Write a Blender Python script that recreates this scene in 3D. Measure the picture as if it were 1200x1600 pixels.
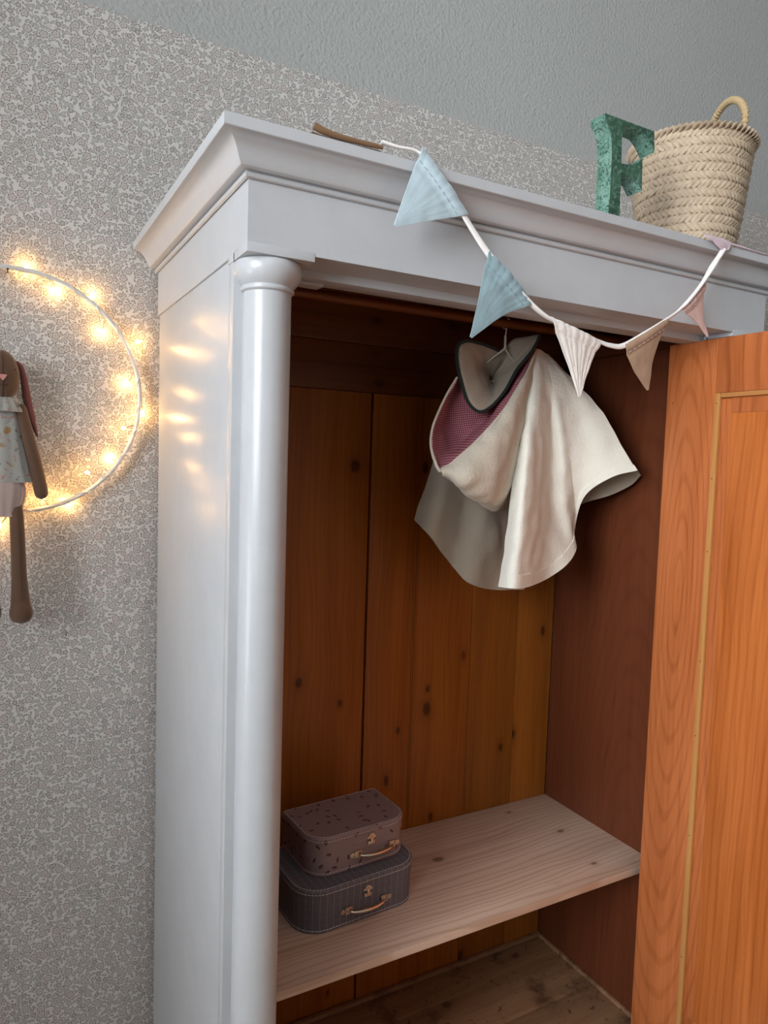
import bpy, bmesh, math, random
import numpy as np
from mathutils import Vector, Matrix, noise

for o in list(bpy.data.objects):
    bpy.data.objects.remove(o)
C = bpy.context.scene.collection
S = bpy.context.scene
random.seed(7)
PI = math.pi

# ------------------------------------------------------------------ camera
# World: x runs along the wardrobe front, y into the back wall, z up, floor at 0.
# The front left corner of the wardrobe frieze stands at x=0, y=0, z=TOP.
TOP = 1.95
YAW, PITCH, ROLL, FOC = 0.504264, -0.069671, 0.031239, 1117.5
CAM = np.array([-0.319, -1.0, TOP - 0.391])
_f = np.array([math.sin(YAW) * math.cos(PITCH), math.cos(YAW) * math.cos(PITCH), math.sin(PITCH)])
_r = np.array([math.cos(YAW), -math.sin(YAW), 0.0])
_u = np.cross(_r, _f)
_R = np.array([math.cos(ROLL) * _r + math.sin(ROLL) * _u, -math.sin(ROLL) * _r + math.cos(ROLL) * _u, _f])
cam = bpy.data.cameras.new('camera')
cam.sensor_fit = 'VERTICAL'
cam.sensor_height = 24.0
cam.lens = FOC / 1600 * 24.0
cam.clip_start = 0.01
co = bpy.data.objects.new('camera', cam)
C.objects.link(co)
M3 = Matrix(((_R[0][0], _R[1][0], -_R[2][0]), (_R[0][1], _R[1][1], -_R[2][1]), (_R[0][2], _R[1][2], -_R[2][2])))
co.matrix_world = Matrix.Translation(Vector(CAM)) @ M3.to_4x4()
S.camera = co


def ray(px, py):
    return np.array([px - 600, 800 - py, FOC]) @ _R


def at(px, py, Y):          # measured point of the photograph at depth Y
    d = ray(px, py)
    return Vector(CAM + d * (Y - CAM[1]) / d[1])


def atx(px, py, X):
    d = ray(px, py)
    return Vector(CAM + d * (X - CAM[0]) / d[0])


def atz(px, py, Z):
    d = ray(px, py)
    return Vector(CAM + d * (Z - CAM[2]) / d[2])


# ------------------------------------------------------------------ light
S.view_settings.view_transform = 'Standard'
S.view_settings.look = 'None'
S.view_settings.exposure = 0.0
S.view_settings.gamma = 1.0
S.view_settings.use_curve_mapping = False
w = bpy.data.worlds.new('world')
S.world = w
w.use_nodes = True
w.node_tree.nodes['Background'].inputs[0].default_value = (0.75, 0.87, 1.0, 1)
w.node_tree.nodes['Background'].inputs[1].default_value = 1.0
XL, XR, YF, YB, CEIL = -2.4, 2.3, -3.3, 0.632, 3.6          # room
WY0, WY1, WZ0, WZ1 = -2.55, -0.75, 1.45, 3.35               # window in the left wall
la = bpy.data.lights.new('window_daylight', 'AREA')
la.shape = 'RECTANGLE'
la.size = WY1 - WY0
la.size_y = WZ1 - WZ0
la.energy = 238
la.color = (0.92, 0.965, 1.0)
lo = bpy.data.objects.new('window_daylight', la)
C.objects.link(lo)
lo.location = (XL - 0.16, (WY0 + WY1) / 2, (WZ0 + WZ1) / 2)
lo.rotation_euler = (0, -PI / 2, 0)

VY0, VY1, VZ0, VZ1 = -0.45, 0.30, 0.15, 1.40               # added unseen window, fill light for the lower left
lb = bpy.data.lights.new('side_fill_light', 'AREA')
lb.shape = 'RECTANGLE'
lb.size = VY1 - VY0
lb.size_y = VZ1 - VZ0
lb.energy = 28
lb.color = (0.92, 0.965, 1.0)
lbo = bpy.data.objects.new('side_fill_light', lb)
C.objects.link(lbo)
lbo.location = (XL - 0.16, (VY0 + VY1) / 2, (VZ0 + VZ1) / 2)
lbo.rotation_euler = (0, -PI / 2, 0)

# ------------------------------------------------------------------ node helper


class NT:
    def __init__(self, name):
        self.m = bpy.data.materials.new(name)
        self.m.use_nodes = True
        self.t = self.m.node_tree
        self.b = self.t.nodes['Principled BSDF']

    def put(self, sock, v):
        if v is None:
            return
        if hasattr(v, 'is_output'):
            self.t.links.new(v, sock)
        elif isinstance(v, (tuple, list)) and len(v) == 3 and sock.type == 'RGBA':
            sock.default_value = (*v, 1)
        else:
            sock.default_value = v

    def n(self, typ, out=0, props=None, **kw):
        nd = self.t.nodes.new('ShaderNode' + typ)
        for k, v in (props or {}).items():
            setattr(nd, k, v)
        for k, v in kw.items():
            self.put(nd.inputs[int(k[1:])] if k[0] == 'i' and k[1:].isdigit() else nd.inputs[k], v)
        return nd.outputs[out]

    def m_(self, op, a, b=None, c=None, clamp=False):
        nd = self.t.nodes.new('ShaderNodeMath')
        nd.operation = op
        nd.use_clamp = clamp
        for i, v in enumerate((a, b, c)):
            self.put(nd.inputs[i], v)
        return nd.outputs[0]

    def vm(self, op, a, b=None, out=0, s=None):
        nd = self.t.nodes.new('ShaderNodeVectorMath')
        nd.operation = op
        self.put(nd.inputs[0], a)
        self.put(nd.inputs[1], b)
        if s is not None:
            self.put(nd.inputs['Scale'], s)
        return nd.outputs[out]

    def xyz(self, v):
        nd = self.t.nodes.new('ShaderNodeSeparateXYZ')
        self.put(nd.inputs[0], v)
        return nd.outputs

    def comb(self, x=0.0, y=0.0, z=0.0):
        return self.n('CombineXYZ', i0=x, i1=y, i2=z)

    def mix(self, fac, a, b, mode='MIX'):
        nd = self.t.nodes.new('ShaderNodeMix')
        nd.data_type = 'RGBA'
        nd.blend_type = mode
        self.put(nd.inputs[0], fac)
        self.put(nd.inputs[6], a)
        self.put(nd.inputs[7], b)
        return nd.outputs[2]

    def step(self, v, lo, hi, a=0.0, b=1.0):
        nd = self.t.nodes.new('ShaderNodeMapRange')
        nd.interpolation_type = 'SMOOTHSTEP'
        for i, x in enumerate((v, lo, hi, a, b)):
            self.put(nd.inputs[i], x)
        return nd.outputs[0]

    def noise(self, vec, scale=1.0, detail=3.0, rough=0.5, out=0, dist=0.0):
        return self.n('TexNoise', out, Vector=vec, Scale=scale, Detail=detail, Roughness=rough, Distortion=dist)

    def obj(self):
        return self.n('TexCoord', 3)

    def uv(self):
        return self.n('TexCoord', 2)

    def bump(self, h, strength=0.2, dist=0.001):
        o = self.n('Bump', 0, Strength=strength, Distance=dist, Height=h)
        self.t.links.new(o, self.b.inputs['Normal'])

    def out(self, col=None, rough=None, metal=None, spec=None, **kw):
        self.put(self.b.inputs['Base Color'], col)
        self.put(self.b.inputs['Roughness'], rough)
        self.put(self.b.inputs['Metallic'], metal)
        self.put(self.b.inputs['Specular IOR Level'], spec)
        for k, v in kw.items():
            self.put(self.b.inputs[k.replace('_', ' ')], v)
        return self.m


def plain(name, col, rough=0.6, metal=0.0, nscale=60, var=0.12, bump=0.0, bdist=0.001):
    t = NT(name)
    nz = t.noise(t.obj(), nscale, 4)
    c = t.mix(nz, tuple(x * (1 - var) for x in col), tuple(min(1, x * (1 + var)) for x in col))
    if bump:
        t.bump(nz, bump, bdist)
    return t.out(c, rough, metal)


def wood(name, light, dark, axes='xz', lines=240.0, along=5.0, rough=0.45, knots=0.0, cath=None, fig=0.5, var=0.25, stain=None, coat=0.0, pores=0.35, spec=0.35):
    """axes: first letter across the grain, second along it."""
    t = NT(name)
    p = t.xyz(t.obj())
    idx = {'x': 0, 'y': 1, 'z': 2}
    rnd = t.n('ObjectInfo', 5)
    off = t.m_('MULTIPLY', rnd, 7.31)
    u = t.m_('ADD', p[idx[axes[0]]], off)
    v = t.m_('ADD', p[idx[axes[1]]], t.m_('MULTIPLY', rnd, 3.7))
    third = p[3 - idx[axes[0]] - idx[axes[1]]]
    warp = t.m_('MULTIPLY', t.m_('SUBTRACT', t.noise(t.comb(t.m_('MULTIPLY', u, 9), t.m_('MULTIPLY', v, 2.2), 0), 1, 2), 0.5), 0.05)
    u2 = t.m_('ADD', u, warp)
    fine = t.noise(t.comb(t.m_('MULTIPLY', u2, lines), t.m_('MULTIPLY', v, along), t.m_('MULTIPLY', third, 60)), 1, 4, 0.6)
    broad = t.noise(t.comb(t.m_('MULTIPLY', u2, 22), t.m_('MULTIPLY', v, 1.3), t.m_('MULTIPLY', third, 10)), 1, 2)
    if cath:
        cu, cv, k, sq = cath      # cathedral arches: long ellipses round a point
        du = t.m_('SUBTRACT', p[idx[axes[0]]], cu)
        dv = t.m_('MULTIPLY', t.m_('SUBTRACT', p[idx[axes[1]]], cv), sq)
        rr = t.m_('SQRT', t.m_('ADD', t.m_('MULTIPLY', du, du), t.m_('MULTIPLY', dv, dv)))
        rr = t.m_('ADD', rr, t.m_('MULTIPLY', warp, 0.42))
        ring = t.m_('SINE', t.m_('MULTIPLY', rr, k))
    else:
        ring = t.m_('SINE', t.m_('MULTIPLY', t.m_('ADD', u2, t.m_('MULTIPLY', broad, 0.05)), lines * 1.6))
    ring = t.step(ring, 0.3, 1.0)
    f = t.m_('MULTIPLY', ring, 0.45 * fig)
    f = t.m_('ADD', f, t.m_('MULTIPLY', t.step(fine, 0.35, 0.75), pores))
    f = t.m_('ADD', f, t.m_('MULTIPLY', t.step(broad, 0.3, 0.75), 0.4), clamp=True)
    col = t.mix(f, light, dark)
    if knots:
        kv = t.comb(t.m_('MULTIPLY', u2, 7.0), t.m_('MULTIPLY', v, 4.2), 0.0)
        nd = t.t.nodes.new('ShaderNodeTexVoronoi')
        nd.voronoi_dimensions = '2D'
        t.put(nd.inputs['Vector'], kv)
        nd.inputs['Scale'].default_value = 1
        gate = t.step(t.xyz(nd.outputs['Color'])[0], 0.45, 0.5)
        size = t.m_('ADD', 0.035, t.m_('MULTIPLY', t.xyz(nd.outputs['Color'])[1], 0.06))
        dd = t.m_('ADD', t.m_('DIVIDE', nd.outputs['Distance'], size), t.m_('MULTIPLY', t.m_('SUBTRACT', fine, 0.5), 0.9))
        core = t.m_('MULTIPLY', t.step(dd, 1.15, 0.5), gate)
        halo = t.m_('MULTIPLY', t.step(dd, 3.0, 0.8), gate)
        col = t.mix(t.m_('MULTIPLY', halo, 0.45 * knots), col, dark)
        col = t.mix(t.m_('MULTIPLY', core, 0.9 * knots), col, tuple(x * 0.35 for x in dark))
    if stain:
        sn = t.noise(t.obj(), 9, 6, 0.7)
        col = t.mix(t.m_('MULTIPLY', t.step(sn, 0.5, 0.68), 0.8), col, stain)
        sp = t.noise(t.obj(), 46, 3, 0.6)
        col = t.mix(t.m_('MULTIPLY', t.step(sp, 0.62, 0.7), 0.75), col, tuple(x * 0.4 for x in stain))
    br = t.m_('ADD', 1 - var / 2, t.m_('MULTIPLY', t.n('ObjectInfo', 5), var))
    col = t.mix(1.0, col, t.n('CombineColor', i0=br, i1=br, i2=br), 'MULTIPLY')
    t.bump(fine, 0.12, 0.0006)
    t.out(col, t.m_('ADD', rough - 0.06, t.m_('MULTIPLY', fine, 0.12)))
    if coat:
        t.b.inputs['Coat Weight'].default_value = coat
        t.b.inputs['Coat Roughness'].default_value = 0.22
    t.b.inputs['Specular IOR Level'].default_value = spec
    return t.m


def paint(name, col, rough=0.32, streak='z', amt=0.25):
    t = NT(name)
    p = t.xyz(t.obj())
    sc = {'x': (6, 160, 160), 'z': (160, 160, 6), 'y': (160, 6, 160)}[streak]
    v = t.comb(t.m_('MULTIPLY', p[0], sc[0]), t.m_('MULTIPLY', p[1], sc[1]), t.m_('MULTIPLY', p[2], sc[2]))
    nz = t.noise(v, 1, 3, 0.6)
    lump = t.noise(t.obj(), 25, 2)
    h = t.m_('ADD', nz, t.m_('MULTIPLY', lump, 1.2))
    t.bump(h, amt, 0.0008)
    wear = t.step(t.noise(t.obj(), 14, 5, 0.65), 0.35, 0.7)
    c = t.mix(wear, tuple(x * 0.97 for x in col), tuple(min(1, x * 1.02) for x in col))
    return t.out(c, rough, spec=0.5)


def wallpaper_mat():
    t = NT('floral_wallpaper')
    p = t.xyz(t.obj())
    P0 = t.comb(p[0], p[2], 0.0)
    wob = t.vm('SUBTRACT', t.noise(P0, 90, 2, out=1), (0.5, 0.5, 0.5))
    P0 = t.vm('ADD', P0, t.vm('SCALE', wob, s=0.0016))
    paper = (0.64, 0.615, 0.59)
    ink = (0.075, 0.070, 0.068)
    leafc = (0.48, 0.465, 0.44)
    col = t.mix(t.step(t.noise(P0, 700, 2), 0.3, 0.7), tuple(x * 0.97 for x in paper), paper)

    def cell(scale, off, rnd):
        q = t.vm('ADD', t.vm('SCALE', P0, s=scale), off)
        nd = t.t.nodes.new('ShaderNodeTexVoronoi')
        nd.voronoi_dimensions = '2D'
        t.put(nd.inputs['Vector'], q)
        nd.inputs['Scale'].default_value = 1
        nd.inputs['Randomness'].default_value = rnd
        d = t.vm('SUBTRACT', q, nd.outputs['Position'])
        rc = t.xyz(nd.outputs['Color'])
        rot = t.n('VectorRotate', 0, {'rotation_type': 'Z_AXIS'}, Vector=d, Angle=t.m_('MULTIPLY', rc[0], 6.283))
        s = t.xyz(rot)
        return s[0], s[1], rc

    def over(col, mask, c, a=1.0):
        return t.mix(t.m_('MULTIPLY', mask, a), col, c)

    # stems
    nd = t.t.nodes.new('ShaderNodeTexVoronoi')
    nd.voronoi_dimensions = '2D'
    nd.feature = 'DISTANCE_TO_EDGE'
    wv = t.vm('ADD', t.vm('SCALE', P0, s=34), t.vm('SCALE', t.vm('SUBTRACT', t.noise(P0, 45, 1, out=1), (0.5, 0.5, 0.5)), s=1.4))
    t.put(nd.inputs['Vector'], wv)
    nd.inputs['Scale'].default_value = 1
    gap = t.step(t.noise(P0, 40, 1), 0.44, 0.5)
    col = over(col, t.m_('MULTIPLY', t.step(nd.outputs['Distance'], 0.030, 0.012), gap), ink, 0.7)
    # buds, then three sets of leaves; each clears a little paper round itself
    for sc, off, L, W, thr in ((118, (5.9, 17.7, 0), 0.34, 0.24, 0.10), (92, (31.3, 2.9, 0), 0.42, 0.21, 0.15), (72, (11.3, 2.9, 0), 0.45, 0.21, 0.30), (58, (3.1, 7.7, 0), 0.45, 0.19, 0.45)):
        x, y, rc = cell(sc, off, 0.85)
        g = t.step(rc[1], thr, thr + 0.02)
        xl = t.m_('DIVIDE', x, L)
        f = t.m_('ADD', t.m_('DIVIDE', t.m_('ABSOLUTE', y), W), t.m_('POWER', t.m_('ABSOLUTE', xl), 1.8))
        f = t.m_('ADD', f, t.m_('MULTIPLY', xl, 0.12))
        k = sc / 70.0
        ins = t.m_('MULTIPLY', t.step(f, 1.0, 0.95), g)
        edge = t.m_('MULTIPLY', t.step(f, 1 - 0.46 * k, 1 - 0.30 * k), ins)
        rib = t.m_('MULTIPLY', t.step(t.m_('ABSOLUTE', y), 0.030 * k, 0.012 * k), ins)
        col = over(col, t.m_('MULTIPLY', t.step(f, 1 + 0.34 * k, 1 + 0.22 * k), g), paper)
        col = over(col, ins, t.mix(rc[2], leafc, (0.54, 0.515, 0.49)), 0.9)
        col = over(col, edge, ink, 0.74)
        col = over(col, rib, ink, 0.45)
    # blossoms, five petals and an eye
    for sc, off, Rr, thr in ((62, (21.7, 4.2, 0), 0.36, 0.62), (37, (1.7, 9.2, 0), 0.33, 0.30)):
        x, y, rc = cell(sc, off, 0.75)
        g = t.step(rc[1], thr, thr + 0.02)
        r = t.m_('SQRT', t.m_('ADD', t.m_('MULTIPLY', x, x), t.m_('MULTIPLY', y, y)))
        th = t.m_('ARCTAN2', y, x)
        pet = t.m_('MULTIPLY', t.m_('ADD', 0.66, t.m_('MULTIPLY', t.m_('ABSOLUTE', t.m_('COSINE', t.m_('MULTIPLY', th, 2.5))), 0.34)), Rr)
        f = t.m_('DIVIDE', r, pet)
        k = sc / 37.0
        ins = t.m_('MULTIPLY', t.step(f, 1.0, 0.95), g)
        edge = t.m_('MULTIPLY', t.step(f, 1 - 0.30 * k, 1 - 0.19 * k), ins)
        ring = t.m_('MULTIPLY', t.m_('MULTIPLY', t.step(f, 0.28, 0.34), t.step(f, 0.46, 0.40)), ins)
        spoke = t.m_('MULTIPLY', t.m_('MULTIPLY', t.step(t.m_('ABSOLUTE', t.m_('COSINE', t.m_('MULTIPLY', th, 2.5))), 0.14, 0.05), t.step(f, 0.4, 0.5)), ins)
        eye = t.m_('MULTIPLY', t.step(f, 0.16, 0.11), ins)
        col = over(col, t.m_('MULTIPLY', t.step(f, 1.22, 1.14), g), paper)
        col = over(col, ins, t.mix(rc[2], (0.55, 0.515, 0.49), (0.58, 0.51, 0.485)))
        col = over(col, edge, ink, 0.74)
        col = over(col, spoke, ink, 0.5)
        col = over(col, ring, ink, 0.3)
        col = over(col, eye, ink, 0.8)
    t.bump(t.noise(P0, 900, 2), 0.05, 0.0005)
    return t.out(col, 0.75, spec=0.25)


# ------------------------------------------------------------------ materials
M = {}
M['paint'] = paint('grey_white_gloss_paint', (0.475, 0.485, 0.505), 0.30, 'z')
M['paint_x'] = paint('grey_white_gloss_paint_front', (0.475, 0.485, 0.505), 0.36, 'x', 0.12)
M['wallpaper'] = wallpaper_mat()
t = NT('painted_plaster')
t.bump(t.noise(t.obj(), 115, 3, 0.55), 0.9, 0.004)
M['plaster'] = t.out(t.mix(t.noise(t.obj(), 3, 2), (0.40, 0.41, 0.40), (0.435, 0.445, 0.435)), 0.6)
M['room'] = plain('room_paint', (0.30, 0.295, 0.285), 0.8)
M['ceiling'] = plain('ceiling_paint', (0.80, 0.79, 0.77), 0.85)
M['floor'] = wood('oak_floor', (0.60, 0.46, 0.33), (0.46, 0.34, 0.22), 'yx', 120, 4)
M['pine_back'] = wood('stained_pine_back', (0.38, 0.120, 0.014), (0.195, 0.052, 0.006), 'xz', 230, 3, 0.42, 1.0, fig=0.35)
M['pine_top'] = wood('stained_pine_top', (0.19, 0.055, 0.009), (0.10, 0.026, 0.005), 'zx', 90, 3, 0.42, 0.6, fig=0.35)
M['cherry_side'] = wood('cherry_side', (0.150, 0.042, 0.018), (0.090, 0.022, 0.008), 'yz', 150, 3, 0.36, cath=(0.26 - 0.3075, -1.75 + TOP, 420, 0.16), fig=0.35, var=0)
M['cherry_stile'] = wood('cherry_stile', (0.56, 0.175, 0.057), (0.29, 0.066, 0.014), 'yz', 130, 4, 0.36, cath=(0.085 - 0.3075, TOP - 0.66, 560, 0.13), fig=0.5, var=0)
M['cherry_rail'] = wood('cherry_rail', (0.49, 0.145, 0.045), (0.24, 0.056, 0.012), 'yz', 110, 5, 0.36, fig=0.7, var=0)
M['cherry_panel'] = wood('cherry_panel', (0.57, 0.168, 0.042), (0.30, 0.066, 0.010), 'yz', 130, 3.5, 0.34, cath=(-0.36 - 0.3075, TOP - 1.55, 330, 0.13), fig=0.5, var=0)
M['cherry_mould'] = wood('honey_moulding', (0.56, 0.27, 0.085), (0.42, 0.17, 0.045), 'yz', 200, 4, 0.4, fig=0.3, var=0)
M['cherry_mould_h'] = wood('honey_moulding_across', (0.50, 0.22, 0.07), (0.36, 0.14, 0.038), 'zy', 200, 4, 0.4, fig=0.3, var=0)
M['raw_pine'] = wood('raw_pine', (0.70, 0.515, 0.40), (0.46, 0.28, 0.19), 'yx', 260, 3.0, 0.55, 0.9, fig=1.0, var=0, pores=0.12)
M['dirty_pine'] = wood('stained_floor_board', (0.33, 0.185, 0.095), (0.20, 0.10, 0.05), 'yx', 90, 4, 0.6, 0.8, stain=(0.10, 0.045, 0.025))
M['black_nail'] = plain('nail_iron', (0.02, 0.016, 0.014), 0.5)
M['white_plastic'] = plain('white_plastic', (0.72, 0.70, 0.67), 0.4)
M['clear_wire'] = plain('clear_wire', (0.50, 0.42, 0.33), 0.3)
t = NT('warm_led')
t.out((1, 0.8, 0.5), 0.3, Emission_Color=(1.0, 0.54, 0.17, 1), Emission_Strength=210.0)
M['led'] = t.m
t = NT('clear_glass_pane')
gl = t.n('BsdfGlossy', 0, None, Roughness=0.02)
tr = t.n('BsdfTransparent', 0)
fr = t.n('Fresnel', 0, IOR=1.45)
ms = t.n('MixShader', 0, i0=fr, i1=tr, i2=gl)
t.t.links.new(ms, t.t.nodes['Material Output'].inputs[0])
M['glass'] = t.m


def cloth(name, col, weave=900, rough=0.9, sheen=0.15, var=0.08, bump=0.25, wr=45, wdist=0.0025):
    t = NT(name)
    nz = t.noise(t.obj(), weave, 3, 0.7)
    big = t.noise(t.obj(), wr, 3, 0.55)
    t.bump(t.m_('ADD', t.m_('MULTIPLY', nz, 0.25), big), bump, wdist)
    c = t.mix(nz, tuple(x * (1 - var) for x in col), tuple(min(1, x * (1 + var)) for x in col))
    t.out(c, rough, spec=0.2)
    t.b.inputs['Sheen Weight'].default_value = sheen
    return t.m


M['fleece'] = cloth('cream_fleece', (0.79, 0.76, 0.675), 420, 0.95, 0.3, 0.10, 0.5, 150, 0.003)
M['fleece_beige'] = cloth('beige_fleece', (0.40, 0.335, 0.265), 420, 0.95, 0.2, 0.08, 0.4, 90, 0.003)  # darker beige fleece for back panel, far panel and neck
M['fleece_hood'] = cloth('oatmeal_fleece', (0.60, 0.53, 0.435), 420, 0.95, 0.3, 0.10, 0.5, 150, 0.003)
M['green_trim'] = cloth('dark_green_trim', (0.012, 0.022, 0.018), 900)
M['blue_light'] = cloth('pale_blue_cotton', (0.44, 0.545, 0.60), bump=0.4)
M['blue_teal'] = cloth('dusty_blue_cotton', (0.24, 0.335, 0.37), bump=0.5)
M['cream'] = cloth('cream_crinkle_cotton', (0.76, 0.705, 0.66), bump=0.6, wr=70)
M['tan'] = cloth('tan_cotton', (0.38, 0.25, 0.165), bump=0.35)
M['pink'] = cloth('pink_cotton', (0.66, 0.465, 0.435), bump=0.3)
M['lilac'] = cloth('lilac_pink_cotton', (0.62, 0.47, 0.52), bump=0.4)
M['brown'] = cloth('brown_cotton', (0.20, 0.115, 0.06), bump=0.4)
M['tape'] = cloth('white_tape', (0.80, 0.775, 0.76), 1200, bump=0.3)
M['thread'] = plain('pale_thread', (0.78, 0.72, 0.69), 0.7)
M['thread_dim'] = plain('shadow_thread', (0.20, 0.26, 0.29), 0.7)  # dark blue-grey thread for stitches on the blue pennants
t = NT('wine_gingham')
p = t.xyz(t.obj())
a1 = t.m_('ADD', t.m_('MULTIPLY', p[0], 0.94), t.m_('MULTIPLY', p[2], 0.12))
b1 = t.m_('SUBTRACT', p[2], t.m_('MULTIPLY', p[0], 0.14))
sq = []
for q in (a1, b1):
    fr = t.m_('FRACT', t.m_('MULTIPLY', q, 205.0))
    sq.append(t.m_('GREATER_THAN', fr, 0.5))
s2 = t.m_('MULTIPLY', t.m_('ADD', sq[0], sq[1]), 0.5)
ramp = t.mix(t.step(s2, 0.0, 0.9), (0.50, 0.235, 0.265), (0.165, 0.006, 0.024))
t.bump(t.noise(t.obj(), 60, 3), 0.3, 0.002)
M['gingham'] = t.out(ramp, 0.85)

t = NT('green_patina_metal')
nz = t.noise(t.obj(), 120, 6, 0.75)
nb = t.noise(t.obj(), 22, 3, 0.6)
c = t.mix(t.step(nb, 0.35, 0.65), (0.028, 0.085, 0.052), (0.060, 0.155, 0.100))
c = t.mix(t.m_('MULTIPLY', t.step(nz, 0.5, 0.66), 0.55), c, (0.30, 0.50, 0.42))
c = t.mix(t.step(nz, 0.40, 0.30), c, (0.02, 0.035, 0.025))
t.bump(nz, 0.35, 0.001)
M['patina'] = t.out(c, 0.42, 0.35)
t = NT('pale_patina_metal')
nz = t.noise(t.obj(), 230, 5, 0.75)
nb = t.noise(t.obj(), 25, 3, 0.6)
c = t.mix(t.step(nb, 0.3, 0.7), (0.12, 0.28, 0.21), (0.27, 0.46, 0.38))
c = t.mix(t.step(nz, 0.50, 0.40), c, (0.025, 0.05, 0.035))
t.bump(nz, 0.4, 0.001)
M['patina_pale'] = t.out(c, 0.5, 0.3)

M['straw'] = plain('palm_straw', (0.51, 0.395, 0.280), 0.6, 0, 75, 0.42, 0.2)
M['straw_dark'] = plain('palm_straw_inside', (0.30, 0.215, 0.13), 0.8, 0, 90, 0.25)
t = NT('sisal_cord')
p = t.xyz(t.uv())
nz = t.noise(t.obj(), 300, 3)
t.bump(nz, 0.4, 0.001)
M['sisal'] = t.out(t.mix(nz, (0.40, 0.27, 0.13), (0.66, 0.50, 0.29)), 0.75)
M['doll'] = cloth('brown_linen', (0.115, 0.062, 0.038), 1300, 0.9, 0.25, 0.14, 0.3, 60, 0.002)
M['ear_in'] = cloth('plum_lining', (0.20, 0.065, 0.070), 1300)
M['nose'] = cloth('pink_felt', (0.52, 0.23, 0.20), 1300)
M['dark_thread'] = plain('dark_thread', (0.05, 0.028, 0.018), 0.8)
M['bloomer'] = cloth('dusty_pink_voile', (0.45, 0.34, 0.31), 1200, bump=0.5)
t = NT('printed_voile')
ob = t.obj()
q = t.vm('ADD', ob, t.vm('SCALE', t.noise(ob, 90, 2, out=1), s=0.012))
pr = t.xyz(t.n('TexVoronoi', 1, Vector=q, Scale=48.0))
dd = t.n('TexVoronoi', 0, Vector=q, Scale=48.0)
base = t.mix(t.noise(ob, 800, 2), (0.32, 0.31, 0.285), (0.38, 0.37, 0.345))
spr = t.mix(t.step(pr[1], 0.45, 0.55), (0.10, 0.11, 0.11), (0.30, 0.17, 0.05))
spr = t.mix(t.step(pr[2], 0.75, 0.8), spr, (0.38, 0.13, 0.10))
msk = t.m_('MULTIPLY', t.step(dd, 0.42, 0.28), t.step(pr[0], 0.42, 0.5))
msk = t.m_('MULTIPLY', msk, t.step(t.noise(ob, 330, 2), 0.36, 0.46))
msk = t.m_('MAXIMUM', msk, t.m_('MULTIPLY', t.step(t.noise(ob, 115, 4, 0.65), 0.56, 0.62), 0.75))
t.bump(t.noise(ob, 70, 3), 0.4, 0.002)
M['voile'] = t.out(t.mix(t.m_('MULTIPLY', msk, 1.0), base, spr), 0.9)

t = NT('mauve_card_with_berries')
uv = t.uv()
nd = t.t.nodes.new('ShaderNodeTexVoronoi')
nd.voronoi_dimensions = '2D'
t.put(nd.inputs['Vector'], t.vm('SCALE', uv, s=36.0))
nd.inputs['Scale'].default_value = 1
d = t.vm('SUBTRACT', t.vm('SCALE', uv, s=36.0), nd.outputs['Position'])
rc = t.xyz(nd.outputs['Color'])
s = t.xyz(t.n('VectorRotate', 0, {'rotation_type': 'Z_AXIS'}, Vector=d, Angle=t.m_('MULTIPLY', rc[0], 6.28)))
el = t.m_('ADD', t.m_('POWER', t.m_('DIVIDE', s[0], 0.23), 2.0), t.m_('POWER', t.m_('DIVIDE', s[1], t.m_('ADD', 0.07, t.m_('MULTIPLY', rc[1], 0.09))), 2.0))
msk = t.m_('MULTIPLY', t.step(el, 1.1, 0.8), t.step(rc[2], 0.25, 0.3))
tone = t.mix(rc[1], (0.05, 0.014, 0.015), (0.16, 0.085, 0.075))
M['mauve'] = t.out(t.mix(msk, (0.30, 0.215, 0.22), tone), 0.55)
t = NT('slate_card_with_pinstripe')
p = t.xyz(t.uv())
fu = t.m_('FRACT', t.m_('MULTIPLY', p[0], 64.0))
fv = t.m_('FRACT', t.m_('MULTIPLY', p[1], 58.0))
l1 = t.m_('LESS_THAN', fu, 0.055)
l2 = t.m_('LESS_THAN', fv, 0.04)
c = t.mix(t.m_('MULTIPLY', l2, 0.25), (0.125, 0.118, 0.140), (0.4, 0.36, 0.37))
M['slate'] = t.out(t.mix(t.m_('MULTIPLY', l1, 0.6), c, (0.44, 0.40, 0.41)), 0.55)
M['card_in'] = plain('card_edge', (0.12, 0.10, 0.105), 0.7)
M['brassy'] = plain('brassy_nickel', (0.72, 0.60, 0.46), 0.24, 1.0, 30, 0.06)
M['brass_dark'] = plain('aged_brass', (0.66, 0.56, 0.47), 0.32, 1.0, 60, 0.15)

# ------------------------------------------------------------------ builders


def tag(o, label=None, cat=None, group=None, kind=None):
    for k, v in (('label', label), ('category', cat), ('group', group), ('kind', kind)):
        if v:
            o[k] = v
    return o


def empty(name, loc, label, cat, group=None, rz=0.0):
    o = bpy.data.objects.new(name, None)
    C.objects.link(o)
    o.location = loc
    o.rotation_euler = (0, 0, rz)
    o.empty_display_size = 0.05
    return tag(o, label, cat, group)


ORG = {}


def origin(o):
    if o is None:
        return Vector((0, 0, 0))
    v = Vector(ORG.get(o.name, o.location if o.type == 'EMPTY' else (0, 0, 0)))
    return v


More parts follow.
